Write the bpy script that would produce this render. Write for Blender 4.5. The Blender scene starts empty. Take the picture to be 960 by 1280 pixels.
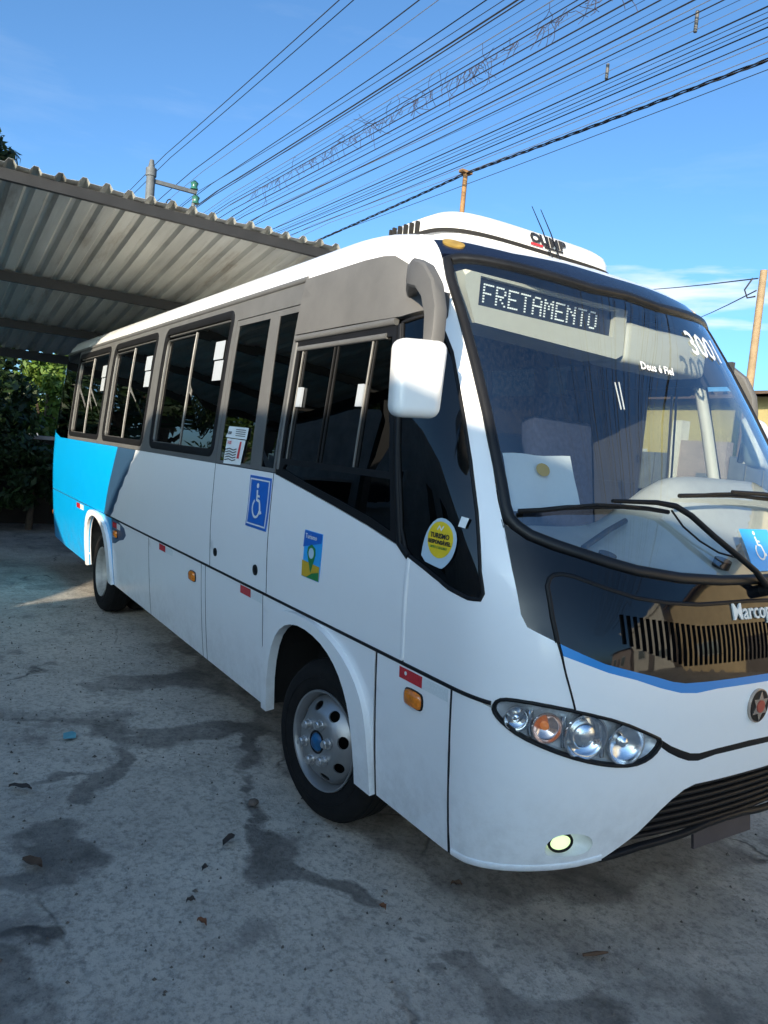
import bpy, bmesh, math, random
import numpy as np
from mathutils import Vector, Matrix, noise
from mathutils.geometry import delaunay_2d_cdt
random.seed(7)
scene = bpy.context.scene
COL = scene.collection
R = math.radians
# ------------------------------------------------------------------ camera
CAM = np.array([3.0703, -2.8148, 1.7923])
CM = np.array([[0.54084391, 0.83636168, 0.08937004],
               [0.11348856, 0.03271897, -0.99300041],
               [-0.83343159, 0.5472007, -0.07722163]])      # rows: right, down, forward
FPX = 940.0
cam = bpy.data.cameras.new('camera'); cam_o = bpy.data.objects.new('camera', cam); COL.objects.link(cam_o)
cam.sensor_fit = 'HORIZONTAL'; cam.sensor_width = 36; cam.lens = 36 * FPX / 960
cam.clip_start = 0.05; cam.clip_end = 3000
mw = Matrix.Identity(4)
for i in range(3):
    mw[i][0] = CM[0][i]; mw[i][1] = -CM[1][i]; mw[i][2] = -CM[2][i]; mw[i][3] = CAM[i]
cam_o.matrix_world = mw
scene.camera = cam_o
# ------------------------------------------------------------------ sun and sky
SUN_EL = 14.5
SUN_H = (0.61, -0.792)                                    # horizontal direction towards the sun
sun_dir = Vector((SUN_H[0] * math.cos(R(SUN_EL)), SUN_H[1] * math.cos(R(SUN_EL)), math.sin(R(SUN_EL)))).normalized()
sl = bpy.data.lights.new('sun', 'SUN'); sl.energy = 3.8; sl.angle = R(0.55); sl.color = (1.0, 0.86, 0.67)
so = bpy.data.objects.new('sun', sl); COL.objects.link(so)
so.rotation_euler = sun_dir.to_track_quat('Z', 'Y').to_euler()
world = bpy.data.worlds.new('World'); scene.world = world; world.use_nodes = True
wt = world.node_tree; wt.nodes.clear()
sky = wt.nodes.new('ShaderNodeTexSky'); sky.sky_type = 'NISHITA'; sky.sun_disc = False
sky.sun_elevation = R(SUN_EL); sky.sun_rotation = math.atan2(SUN_H[0], SUN_H[1])
sky.air_density = 0.6; sky.dust_density = 2.0; sky.ozone_density = 4.0; sky.altitude = 0
bg = wt.nodes.new('ShaderNodeBackground'); bg.inputs[1].default_value = 0.15
wo = wt.nodes.new('ShaderNodeOutputWorld')
# thin streaky clouds, low above the horizon
tc = wt.nodes.new('ShaderNodeTexCoord')
mp = wt.nodes.new('ShaderNodeMapping'); mp.inputs['Scale'].default_value = (1.6, 1.6, 9.0); mp.inputs['Location'].default_value = (0.35, 0.2, 0.45)
nz = wt.nodes.new('ShaderNodeTexNoise'); nz.inputs['Scale'].default_value = 2.3; nz.inputs['Detail'].default_value = 7; nz.inputs['Roughness'].default_value = 0.6
cr = wt.nodes.new('ShaderNodeValToRGB'); cr.color_ramp.elements[0].position = 0.56; cr.color_ramp.elements[1].position = 0.80
cr.color_ramp.elements[1].color = (0.5, 0.5, 0.5, 1)
mixc = wt.nodes.new('ShaderNodeMixRGB'); mixc.inputs[2].default_value = (3.0, 3.3, 3.6, 1)
wt.links.new(tc.outputs['Generated'], mp.inputs[0]); wt.links.new(mp.outputs[0], nz.inputs[0]); wt.links.new(nz.outputs[0], cr.inputs[0])
# one bank of cloud to the right of the bus
cdir = CM.T @ np.array([845 - 480, 372 - 640, FPX]); cdir = cdir / np.linalg.norm(cdir)
sub = wt.nodes.new('ShaderNodeVectorMath'); sub.operation = 'SUBTRACT'; sub.inputs[1].default_value = tuple(cdir)
wt.links.new(tc.outputs['Generated'], sub.inputs[0])
scl = wt.nodes.new('ShaderNodeVectorMath'); scl.operation = 'MULTIPLY'; scl.inputs[1].default_value = (8.5, 8.5, 30.0)
wt.links.new(sub.outputs[0], scl.inputs[0])
ln = wt.nodes.new('ShaderNodeVectorMath'); ln.operation = 'LENGTH'; wt.links.new(scl.outputs[0], ln.inputs[0])
mp2 = wt.nodes.new('ShaderNodeMapping'); mp2.inputs['Scale'].default_value = (4, 4, 30); wt.links.new(tc.outputs['Generated'], mp2.inputs[0])
nz2 = wt.nodes.new('ShaderNodeTexNoise'); nz2.inputs['Scale'].default_value = 2.0; nz2.inputs['Detail'].default_value = 6; wt.links.new(mp2.outputs[0], nz2.inputs[0])
ad = wt.nodes.new('ShaderNodeMath'); ad.operation = 'MULTIPLY_ADD'; ad.inputs[1].default_value = 3.4; wt.links.new(nz2.outputs[0], ad.inputs[0])
sb2 = wt.nodes.new('ShaderNodeMath'); sb2.operation = 'MULTIPLY'; sb2.inputs[1].default_value = -1.0
wt.links.new(ln.outputs['Value'], sb2.inputs[0]); wt.links.new(sb2.outputs[0], ad.inputs[2])
cr2 = wt.nodes.new('ShaderNodeMapRange'); cr2.inputs[1].default_value = 0.55; cr2.inputs[2].default_value = 1.45; cr2.inputs[4].default_value = 0.9
wt.links.new(ad.outputs[0], cr2.inputs[0])
mx = wt.nodes.new('ShaderNodeMath'); mx.operation = 'MAXIMUM'
half = wt.nodes.new('ShaderNodeMath'); half.operation = 'MULTIPLY'; half.inputs[1].default_value = 0.16
wt.links.new(cr.outputs[0], half.inputs[0]); wt.links.new(half.outputs[0], mx.inputs[0]); wt.links.new(cr2.outputs[0], mx.inputs[1])
wbal = wt.nodes.new('ShaderNodeMixRGB'); wbal.blend_type = 'MULTIPLY'; wbal.inputs[0].default_value = 1.0; wbal.inputs[2].default_value = (0.81, 0.98, 0.93, 1)   # the photograph's cool white balance
wt.links.new(sky.outputs[0], wbal.inputs[1]); wt.links.new(wbal.outputs[0], mixc.inputs[1]); wt.links.new(mx.outputs[0], mixc.inputs[0])
wt.links.new(mixc.outputs[0], bg.inputs[0]); wt.links.new(bg.outputs[0], wo.inputs[0])
scene.view_settings.view_transform = 'Standard'; scene.view_settings.look = 'None'
scene.view_settings.exposure = 1.22; scene.view_settings.gamma = 1
scene.render.engine = 'CYCLES'
scene.cycles.max_bounces = 8; scene.cycles.transparent_max_bounces = 16

# ------------------------------------------------------------------ picture point -> place (lays things out in the real space)
def ray(u, v):
    d = CM.T @ np.array([u - 480.0, v - 640.0, FPX]); return d / np.linalg.norm(d)
def at(axis, u, v, val):
    d = ray(u, v); return CAM + d * ((val - CAM[axis]) / d[axis])

# ------------------------------------------------------------------ materials
def mat(name, col, rough=0.5, metal=0.0, spec=0.5, coat=0.0, noise_amt=0.0, noise_scale=8.0, bump=0.0, bump_scale=60.0, rough_var=0.0, stretch=None, emit=None, emit_s=0):
    m = bpy.data.materials.new(name); m.use_nodes = True
    nt = m.node_tree; b = nt.nodes['Principled BSDF']
    b.inputs['Base Color'].default_value = (*col, 1); b.inputs['Roughness'].default_value = rough
    b.inputs['Metallic'].default_value = metal; b.inputs['Specular IOR Level'].default_value = spec
    b.inputs['Coat Weight'].default_value = coat; b.inputs['Coat Roughness'].default_value = 0.06
    if emit: b.inputs['Emission Color'].default_value = (*emit, 1); b.inputs['Emission Strength'].default_value = emit_s
    if noise_amt or bump or rough_var:
        tcn = nt.nodes.new('ShaderNodeTexCoord'); src = tcn.outputs['Object']
        if stretch:
            mpn = nt.nodes.new('ShaderNodeMapping'); mpn.inputs['Scale'].default_value = stretch
            nt.links.new(src, mpn.inputs[0]); src = mpn.outputs[0]
        n = nt.nodes.new('ShaderNodeTexNoise'); n.inputs['Scale'].default_value = noise_scale; n.inputs['Detail'].default_value = 8; n.inputs['Roughness'].default_value = 0.65
        nt.links.new(src, n.inputs[0])
        if noise_amt:
            r = nt.nodes.new('ShaderNodeMapRange'); r.inputs[1].default_value = 0.3; r.inputs[2].default_value = 0.7
            r.inputs[3].default_value = 1 - noise_amt; r.inputs[4].default_value = 1 + noise_amt * 0.5
            nt.links.new(n.outputs[0], r.inputs[0])
            mm = nt.nodes.new('ShaderNodeVectorMath'); mm.operation = 'SCALE'; mm.inputs[0].default_value = col
            nt.links.new(r.outputs[0], mm.inputs['Scale']); nt.links.new(mm.outputs[0], b.inputs['Base Color'])
        if rough_var:
            r2 = nt.nodes.new('ShaderNodeMapRange'); r2.inputs[1].default_value = 0.3; r2.inputs[2].default_value = 0.7
            r2.inputs[3].default_value = max(0.02, rough - rough_var); r2.inputs[4].default_value = rough + rough_var
            nt.links.new(n.outputs[0], r2.inputs[0]); nt.links.new(r2.outputs[0], b.inputs['Roughness'])
        if bump:
            n2 = nt.nodes.new('ShaderNodeTexNoise'); n2.inputs['Scale'].default_value = bump_scale; n2.inputs['Detail'].default_value = 5
            nt.links.new(src, n2.inputs[0])
            bp = nt.nodes.new('ShaderNodeBump'); bp.inputs['Strength'].default_value = bump; bp.inputs['Distance'].default_value = 0.01
            nt.links.new(n2.outputs[0], bp.inputs['Height']); nt.links.new(bp.outputs[0], b.inputs['Normal'])
    return m
def paint(name, col, rough=0.32):
    """painted body panel: slightly wavy clear-coated paint with a little road dirt low down"""
    m = mat(name, col, rough, coat=0.55, spec=0.5)
    nt = m.node_tree; b = nt.nodes['Principled BSDF']; b.inputs['Coat Roughness'].default_value = 0.08
    g = nt.nodes.new('ShaderNodeNewGeometry'); n = nt.nodes.new('ShaderNodeTexNoise'); n.inputs['Scale'].default_value = 2.2; n.inputs['Detail'].default_value = 3
    nt.links.new(g.outputs['Position'], n.inputs[0])
    bp = nt.nodes.new('ShaderNodeBump'); bp.inputs['Strength'].default_value = 0.18; bp.inputs['Distance'].default_value = 0.02
    nt.links.new(n.outputs[0], bp.inputs['Height']); nt.links.new(bp.outputs[0], b.inputs['Normal']); nt.links.new(bp.outputs[0], b.inputs['Coat Normal'])
    n3 = nt.nodes.new('ShaderNodeTexNoise'); n3.inputs['Scale'].default_value = 9; n3.inputs['Detail'].default_value = 9; n3.inputs['Roughness'].default_value = 0.75
    nt.links.new(g.outputs['Position'], n3.inputs[0])
    sp = nt.nodes.new('ShaderNodeSeparateXYZ'); nt.links.new(g.outputs['Position'], sp.inputs[0])
    mr = nt.nodes.new('ShaderNodeMapRange'); mr.inputs[1].default_value = 0.75; mr.inputs[2].default_value = 0.3; mr.inputs[3].default_value = 0.02; mr.inputs[4].default_value = 0.34
    nt.links.new(sp.outputs[2], mr.inputs[0])
    mu = nt.nodes.new('ShaderNodeMath'); mu.operation = 'MULTIPLY'; nt.links.new(mr.outputs[0], mu.inputs[0])
    cm = nt.nodes.new('ShaderNodeMapRange'); cm.inputs[1].default_value = 0.42; cm.inputs[2].default_value = 0.72; nt.links.new(n3.outputs[0], cm.inputs[0]); nt.links.new(cm.outputs[0], mu.inputs[1])
    mixn = nt.nodes.new('ShaderNodeMixRGB'); mixn.inputs[1].default_value = (*col, 1); mixn.inputs[2].default_value = (0.24, 0.21, 0.18, 1)
    nt.links.new(mu.outputs[0], mixn.inputs[0]); nt.links.new(mixn.outputs[0], b.inputs['Base Color'])
    return m
def glass(name, tint, ior=1.6, rough=0.0, gloss=(1, 1, 1), dirt=0.0, streak=(3, 3, 0.4)):
    m = bpy.data.materials.new(name); m.use_nodes = True; nt = m.node_tree; nt.nodes.clear()
    o = nt.nodes.new('ShaderNodeOutputMaterial'); t = nt.nodes.new('ShaderNodeBsdfTransparent'); t.inputs[0].default_value = (*tint, 1)
    g = nt.nodes.new('ShaderNodeBsdfGlossy'); g.inputs['Roughness'].default_value = rough; g.inputs['Color'].default_value = (*gloss, 1)
    f0 = ((ior-1)/(ior+1))**2      # reflectance the same from both sides of the pane
    ge = nt.nodes.new('ShaderNodeNewGeometry'); dt = nt.nodes.new('ShaderNodeVectorMath'); dt.operation = 'DOT_PRODUCT'
    nt.links.new(ge.outputs['Normal'], dt.inputs[0]); nt.links.new(ge.outputs['Incoming'], dt.inputs[1])
    ab = nt.nodes.new('ShaderNodeMath'); ab.operation = 'ABSOLUTE'; nt.links.new(dt.outputs['Value'], ab.inputs[0])
    iv = nt.nodes.new('ShaderNodeMath'); iv.operation = 'SUBTRACT'; iv.inputs[0].default_value = 1.0; nt.links.new(ab.outputs[0], iv.inputs[1])
    pw = nt.nodes.new('ShaderNodeMath'); pw.operation = 'POWER'; pw.inputs[1].default_value = 5.0; nt.links.new(iv.outputs[0], pw.inputs[0])
    f = nt.nodes.new('ShaderNodeMath'); f.operation = 'MULTIPLY_ADD'; f.inputs[1].default_value = 1-f0; f.inputs[2].default_value = f0; nt.links.new(pw.outputs[0], f.inputs[0])
    mixs = nt.nodes.new('ShaderNodeMixShader')
    nt.links.new(f.outputs[0], mixs.inputs[0]); nt.links.new(t.outputs[0], mixs.inputs[1]); nt.links.new(g.outputs[0], mixs.inputs[2])
    last = mixs
    if dirt:
        geo = nt.nodes.new('ShaderNodeNewGeometry'); mpn = nt.nodes.new('ShaderNodeMapping'); mpn.inputs['Scale'].default_value = streak
        nt.links.new(geo.outputs['Position'], mpn.inputs[0])
        n = nt.nodes.new('ShaderNodeTexNoise'); n.inputs['Scale'].default_value = 6; n.inputs['Detail'].default_value = 10; n.inputs['Roughness'].default_value = 0.7
        nt.links.new(mpn.outputs[0], n.inputs[0])
        r = nt.nodes.new('ShaderNodeMapRange'); r.inputs[1].default_value = 0.40; r.inputs[2].default_value = 0.75; r.inputs[4].default_value = dirt
        nt.links.new(n.outputs[0], r.inputs[0])
        d = nt.nodes.new('ShaderNodeBsdfDiffuse'); d.inputs[0].default_value = (0.45, 0.43, 0.4, 1)
        m2 = nt.nodes.new('ShaderNodeMixShader'); nt.links.new(r.outputs[0], m2.inputs[0]); nt.links.new(mixs.outputs[0], m2.inputs[1]); nt.links.new(d.outputs[0], m2.inputs[2])
        last = m2
    nt.links.new(last.outputs[0], o.inputs[0])
    return m
M = dict(
    white=paint('white_paint', (0.87, 0.875, 0.875)), blue=paint('light_blue_paint', (0.0, 0.40, 0.85)), navy=paint('slate_blue_paint', (0.035, 0.085, 0.16)),
    gloss=mat('gloss_black', (0.004, 0.005, 0.007), 0.03, coat=0.15, spec=0.42), fair=mat('gloss_navy', (0.008, 0.012, 0.028), 0.14, coat=0.25),
    stripe=mat('stripe_blue', (0.0, 0.22, 0.60), 0.3, coat=0.2),
    grey=mat('grey_window_band', (0.108, 0.108, 0.106), 0.55, noise_amt=0.18, noise_scale=5, bump=0.05, bump_scale=220),
    cover=mat('grey_plastic_cover', (0.112, 0.110, 0.106), 0.6, noise_amt=0.14, noise_scale=6, bump=0.08, bump_scale=260),
    rubber=mat('black_rubber', (0.008, 0.008, 0.009), 0.55, spec=0.25, noise_amt=0.3, noise_scale=14),
    gasket=mat('windscreen_rubber', (0.010, 0.010, 0.011), 0.42, spec=0.35, noise_amt=0.3, noise_scale=10),
    black=mat('black_plastic', (0.008, 0.008, 0.009), 0.5, spec=0.25, noise_amt=0.25, noise_scale=12),
    void=mat('unlit_underbody', (0.012, 0.011, 0.010), 0.9), alu=mat('aluminium', (0.14, 0.137, 0.13), 0.45, metal=0.5, rough_var=0.1, noise_scale=30),
    wellm=mat('dusty_wheel_well', (0.16, 0.13, 0.10), 0.9, noise_amt=0.5, noise_scale=9),
    tint=glass('tinted_window_glass', (0.10, 0.095, 0.09), 1.62), cabglass=glass('cab_window_glass', (0.13, 0.135, 0.135), 1.6), clear=glass('clear_driver_glass', (0.72, 0.76, 0.74), 1.5),
    screen=glass('windscreen_glass', (0.80, 0.84, 0.85), 2.5, gloss=(0.85, 0.93, 1.0), dirt=0.02, streak=(16, 16, 0.7)), lens=glass('lamp_lens', (0.93, 0.95, 0.97), 1.42),
    chrome=mat('chrome', (0.78, 0.79, 0.8), 0.08, metal=1.0), satin=mat('lamp_reflector', (0.80, 0.83, 0.86), 0.22, metal=1.0, rough_var=0.08, noise_scale=20),
    rosechrome=mat('tinted_reflector', (0.72, 0.58, 0.52), 0.15, metal=0.9), lampgrey=mat('lamp_bezel', (0.62, 0.64, 0.66), 0.25, metal=0.15, rough_var=0.08, noise_scale=25),
    amber=mat('amber_plastic', (0.75, 0.20, 0.01), 0.15, coat=0.6, noise_amt=0.35, noise_scale=60), amberlit=mat('amber_bulb', (0.6, 0.20, 0.06), 0.15, emit=(1.0, 0.28, 0.04), emit_s=0.10),
    amberdull=mat('faded_amber_lens', (0.34, 0.22, 0.05), 0.35, noise_amt=0.4, noise_scale=25),
    fog=mat('lit_fog_lamp', (0.9, 0.95, 0.7), 0.2, emit=(0.72, 1.0, 0.38), emit_s=0.42),
    red=mat('red_reflective', (0.55, 0.02, 0.03), 0.25, coat=0.3, noise_amt=0.2, noise_scale=90), silverref=mat('white_reflective', (0.72, 0.76, 0.76), 0.3, coat=0.3, noise_amt=0.12, noise_scale=120),
    tyre=mat('tyre_rubber', (0.009, 0.0085, 0.0085), 0.85, spec=0.25, noise_amt=0.35, noise_scale=18, bump=0.15, bump_scale=90), rim=mat('silver_rim_paint', (0.36, 0.36, 0.36), 0.36, metal=0.7, noise_amt=0.15, noise_scale=6, rough_var=0.05),
    rimdusty=mat('dusty_rim_paint', (0.46, 0.44, 0.40), 0.5, metal=0.2, noise_amt=0.3, noise_scale=14),
    hubblue=mat('hub_blue_paint', (0.008, 0.10, 0.24), 0.4, noise_amt=0.5, noise_scale=30), nut=mat('steel_nut', (0.60, 0.60, 0.60), 0.28, metal=0.8, noise_amt=0.3, noise_scale=80),
    signblue=mat('sign_blue', (0.012, 0.13, 0.52), 0.35, noise_amt=0.1, noise_scale=12), cyanblue=mat('sticker_cyan', (0.03, 0.36, 0.80), 0.35), paper=mat('paper_white', (0.75, 0.78, 0.78), 0.6, noise_amt=0.08, noise_scale=15),
    tag=mat('tinted_tag', (0.34, 0.37, 0.40), 0.6), ink=mat('black_ink', (0.02, 0.02, 0.022), 0.6), redink=mat('red_ink', (0.55, 0.03, 0.04), 0.6), yellow=mat('sticker_yellow', (0.80, 0.58, 0.02), 0.4, noise_amt=0.15, noise_scale=10), green=mat('sticker_green', (0.02, 0.20, 0.05), 0.4), sand=mat('sticker_ochre', (0.58, 0.36, 0.02), 0.4),
    paleblue=mat('sticker_pale', (0.45, 0.58, 0.68), 0.5), beige=mat('cab_trim_beige', (0.52, 0.52, 0.44), 0.55, bump=0.04, bump_scale=200, noise_amt=0.06), dash=mat('dashboard_grey', (0.52, 0.53, 0.49), 0.6, bump=0.1, bump_scale=180, noise_amt=0.08, noise_scale=10), dashdark=mat('dash_dark', (0.03, 0.03, 0.032), 0.5),
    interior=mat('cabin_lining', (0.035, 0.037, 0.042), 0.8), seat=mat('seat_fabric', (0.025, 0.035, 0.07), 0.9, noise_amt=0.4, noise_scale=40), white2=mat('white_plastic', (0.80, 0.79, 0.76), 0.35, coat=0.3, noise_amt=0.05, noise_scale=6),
    led=mat('led_dots', (0.8, 0.85, 0.82), 0.4, emit=(0.85, 0.97, 1.0), emit_s=0.14), ledback=mat('led_board', (0.01, 0.018, 0.03), 0.25), emblemred=mat('emblem_red', (0.42, 0.06, 0.03), 0.3, coat=0.4), emblemgold=mat('emblem_metal', (0.5, 0.42, 0.36), 0.25, metal=0.8),
    galv=mat('galvanised_sheet', (0.52, 0.52, 0.48), 0.45, metal=0.35, noise_amt=0.25, noise_scale=1.4, stretch=(0.6, 4, 1), rough_var=0.12), beam=mat('dark_steel_beam', (0.018, 0.018, 0.019), 0.6, noise_amt=0.3, noise_scale=6),
    concrete=mat('pole_concrete', (0.27, 0.19, 0.11), 0.85, noise_amt=0.3, noise_scale=7, bump=0.2), darkpole=mat('dark_pole', (0.10, 0.11, 0.12), 0.7, noise_amt=0.3, noise_scale=6), rust=mat('rusty_pole', (0.28, 0.15, 0.06), 0.8, noise_amt=0.4, noise_scale=8), wire=mat('wire_black', (0.012, 0.012, 0.014), 0.6), wirepale=mat('wire_grey', (0.10, 0.10, 0.10), 0.6), vine=mat('dry_vine', (0.035, 0.03, 0.045), 0.9), insul=mat('green_glass', (0.03, 0.12, 0.09), 0.2),
    bark=mat('bark', (0.06, 0.045, 0.03), 0.9, noise_amt=0.5, noise_scale=9, bump=0.4, bump_scale=30),
)
# rust and water marks on the roof sheets
nt = M['galv'].node_tree; b = nt.nodes['Principled BSDF']; ge = nt.nodes.new('ShaderNodeNewGeometry'); mpg = nt.nodes.new('ShaderNodeMapping'); mpg.inputs['Scale'].default_value = (.35, 2.2, 1)
nt.links.new(ge.outputs['Position'], mpg.inputs[0]); nr = nt.nodes.new('ShaderNodeTexNoise'); nr.inputs['Scale'].default_value = 2.4; nr.inputs['Detail'].default_value = 9; nr.inputs['Roughness'].default_value = .7; nt.links.new(mpg.outputs[0], nr.inputs[0])
rr = nt.nodes.new('ShaderNodeMapRange'); rr.inputs[1].default_value = .54; rr.inputs[2].default_value = .72; rr.inputs[4].default_value = .65; nt.links.new(nr.outputs[0], rr.inputs[0])
mr_ = nt.nodes.new('ShaderNodeMixRGB'); mr_.inputs[2].default_value = (.17, .115, .07, 1); src_ = b.inputs['Base Color'].links[0].from_socket
nt.links.new(src_, mr_.inputs[1]); nt.links.new(rr.outputs[0], mr_.inputs[0]); nt.links.new(mr_.outputs[0], b.inputs['Base Color'])
# ------------------------------------------------------------------ object helpers
def link(o, parent=None):
    COL.objects.link(o)
    if parent: o.parent = parent
    return o
def mesh_obj(name, verts, faces, m=None, parent=None, smooth=None, mats=None, mi=None):
    me = bpy.data.meshes.new(name); me.from_pydata([tuple(map(float, v)) for v in verts], [], faces); me.update()
    for x in (mats or [m]): me.materials.append(x)
    if mi is not None: me.polygons.foreach_set('material_index', mi)
    if smooth is not None:
        me.polygons.foreach_set('use_smooth', [True] * len(me.polygons))
        me.set_sharp_from_angle(angle=R(smooth))
    return link(bpy.data.objects.new(name, me), parent)
def tag(o, label, cat=None, group=None, kind=None):
    if label: o['label'] = label
    if cat: o['category'] = cat
    if group: o['group'] = group
    if kind: o['kind'] = kind
    return o
def empty(name, loc=(0, 0, 0), parent=None):
    o = bpy.data.objects.new(name, None); o.location = loc; o.empty_display_size = 0.2
    return link(o, parent)
def box_geo(c, s, rot=None):
    v = [Vector((x * s[0] / 2, y * s[1] / 2, z * s[2] / 2)) for x in (-1, 1) for y in (-1, 1) for z in (-1, 1)]
    if rot: v = [rot @ q for q in v]
    v = [q + Vector(c) for q in v]
    f = [(0, 1, 3, 2), (4, 6, 7, 5), (0, 4, 5, 1), (2, 3, 7, 6), (0, 2, 6, 4), (1, 5, 7, 3)]
    return v, f
class MB:
    def __init__(s): s.v = []; s.f = []
    def add(s, v, f):
        n = len(s.v); s.v += list(v); s.f += [tuple(i + n for i in q) for q in f]; return s
    def box(s, c, sz, rot=None): return s.add(*box_geo(c, sz, rot))
    def tube(s, pts, r, n=8, cap=True):
        return s.add(*tube_geo(pts, r, n, cap))
    def build(s, name, m, parent=None, smooth=None): return mesh_obj(name, s.v, s.f, m, parent, smooth)
def tube_geo(pts, r, n=8, cap=True):
    pts = [Vector(p) for p in pts]; rs = r if hasattr(r, '__len__') else [r] * len(pts)
    v = []; f = []; up = None
    for i, p in enumerate(pts):
        t = (pts[min(i + 1, len(pts) - 1)] - pts[max(i - 1, 0)]).normalized()
        if up is None: up = t.orthogonal().normalized()
        up = (up - t * up.dot(t)).normalized(); b = t.cross(up)
        for k in range(n):
            a = 2 * math.pi * k / n; v.append(p + (up * math.cos(a) + b * math.sin(a)) * rs[i])
    for i in range(len(pts) - 1):
        for k in range(n):
            f.append((i * n + k, i * n + (k + 1) % n, (i + 1) * n + (k + 1) % n, (i + 1) * n + k))
    if cap: f.append(tuple(range(n - 1, -1, -1))); f.append(tuple((len(pts) - 1) * n + k for k in range(n)))
    return v, f
def bevel_obj(o, w=0.02, seg=3, ang=40):
    bm = bmesh.new(); bm.from_mesh(o.data)
    bmesh.ops.recalc_face_normals(bm, faces=bm.faces)
    bmesh.ops.bevel(bm, geom=[e for e in bm.edges if e.calc_face_angle(0) > 0.3], offset=w, segments=seg, affect='EDGES', profile=0.5)
    bm.to_mesh(o.data); bm.free()
    o.data.polygons.foreach_set('use_smooth', [True] * len(o.data.polygons)); o.data.set_sharp_from_angle(angle=R(ang))
    return o
def inside_poly(x, y, poly):
    c = False; n = len(poly); j = n - 1
    for i in range(n):
        xi, yi = poly[i]; xj, yj = poly[j]
        if (yi > y) != (yj > y) and x < (xj - xi) * (y - yi) / (yj - yi) + xi: c = not c
        j = i
    return c
def densify(loop, step, closed=True):
    out = []; n = len(loop)
    for i in range(n if closed else n - 1):
        a = loop[i]; b = loop[(i + 1) % n]; d = math.dist(a, b); k = max(1, int(math.ceil(d / step)))
        for j in range(k): out.append((a[0] + (b[0] - a[0]) * j / k, a[1] + (b[1] - a[1]) * j / k))
    if not closed: out.append(tuple(loop[-1]))
    return out
def smooth_loop(loop, it=1, closed=True):
    """Chaikin corner cutting"""
    for _ in range(it):
        out = []; n = len(loop)
        for i in range(n if closed else n - 1):
            a = loop[i]; b = loop[(i + 1) % n]
            out += [(a[0] * .75 + b[0] * .25, a[1] * .75 + b[1] * .25), (a[0] * .25 + b[0] * .75, a[1] * .25 + b[1] * .75)]
        if not closed: out = [tuple(loop[0])] + out + [tuple(loop[-1])]
        loop = out
    return loop
def cdt(outer, holes=(), res=0.08, step=0.035):
    """triangulate a flat outline with holes; returns 2D points and triangles, counter-clockwise"""
    O = densify(outer, step) if step else list(outer); H = [densify(h, step) if step else list(h) for h in holes]
    pts = list(O); edges = [(i, (i + 1) % len(O)) for i in range(len(O))]
    for h in H:
        n = len(pts); pts += h; edges += [(n + i, n + (i + 1) % len(h)) for i in range(len(h))]
    if res:
        xs = [p[0] for p in O]; ys = [p[1] for p in O]
        nx = int((max(xs) - min(xs)) / res); ny = int((max(ys) - min(ys)) / res)
        for i in range(1, nx + 1):
            for j in range(1, ny + 1):
                x = min(xs) + i * res + (0.003 if j % 2 else -0.003); y = min(ys) + j * res
                if inside_poly(x, y, O) and not any(inside_poly(x, y, h) for h in H): pts.append((x, y))
    r = delaunay_2d_cdt([Vector(p) for p in pts], edges, [], 0, 1e-6)
    V = [tuple(p) for p in r[0]]; T = []
    for t in r[2]:
        x = sum(V[i][0] for i in t) / 3; y = sum(V[i][1] for i in t) / 3
        if inside_poly(x, y, O) and not any(inside_poly(x, y, h) for h in H):
            a, b, c = (V[i] for i in t)
            T.append(tuple(t) if (b[0]-a[0])*(c[1]-a[1])-(b[1]-a[1])*(c[0]-a[0]) > 0 else tuple(reversed(t)))
    return V, T
def solid(V, T, fmap, off, thick):
    """map a flat triangulation with fmap(p, offset) and give it thickness inward"""
    outer = [fmap(p, off) for p in V]
    if not thick: return outer, list(T)
    inner = [fmap(p, off - thick) for p in V]; n = len(V)
    F = list(T) + [tuple(i + n for i in reversed(t)) for t in T]
    ec = {}
    for t in T:
        for i in range(3): ec[(t[i], t[(i + 1) % 3])] = 1
    for (a, b) in ec:
        if (b, a) not in ec: F.append((b, a, a + n, b + n))
    return outer + inner, F

# ------------------------------------------------------------------ the bus body as one curved surface
def pchip(kn):
    xs = [k[0] for k in kn]; ys = [k[1] for k in kn]; n = len(xs)
    h = [xs[i+1]-xs[i] for i in range(n-1)]; d = [(ys[i+1]-ys[i])/h[i] for i in range(n-1)]
    m = [d[0]] + [0 if d[i-1]*d[i] <= 0 else 2*d[i-1]*d[i]/(d[i-1]+d[i]) for i in range(1, n-1)] + [d[-1]]
    def f(x):
        if x <= xs[0]: return ys[0]
        if x >= xs[-1]: return ys[-1]
        i = 0
        while x > xs[i+1]: i += 1
        t = (x-xs[i])/h[i]
        return ys[i]*(1+2*t)*(1-t)**2+m[i]*h[i]*t*(1-t)**2+ys[i+1]*t*t*(3-2*t)+m[i+1]*h[i]*t*t*(t-1)
    Z0, DZ = 0.1, 0.002; tab = [f(Z0 + i*DZ) for i in range(1400)]
    def g(z):
        s = (z - Z0) / DZ; s = 0 if s < 0 else (1398 if s > 1398 else s); i = int(s); s -= i
        return tab[i]*(1-s)+tab[i+1]*s
    return g
HW = pchip([(.2,1.02),(.38,1.05),(.7,1.085),(.98,1.105),(1.3,1.12),(1.62,1.115),(2.1,1.08),(2.62,1.025),(2.70,1.005),(2.78,.965),(2.835,.90),(2.868,.82),(2.89,.70)])
FC = pchip([(.2,1.36),(.35,1.42),(.5,1.46),(.75,1.495),(.95,1.5),(1.15,1.485),(1.29,1.45),(1.42,1.40),(2.0,1.06),(2.5,.74),(2.66,.62),(2.74,.52),(2.80,.36),(2.855,.10),(2.89,-.15)])
AD = pchip([(.2,.45),(1.4,.47),(2.6,.5),(2.89,.5)]); CB = 0.07; PW = 3.3
ZTOP = 2.89; XEND = -7.7
def XS(z): return FC(z) - AD(z) - CB
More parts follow.
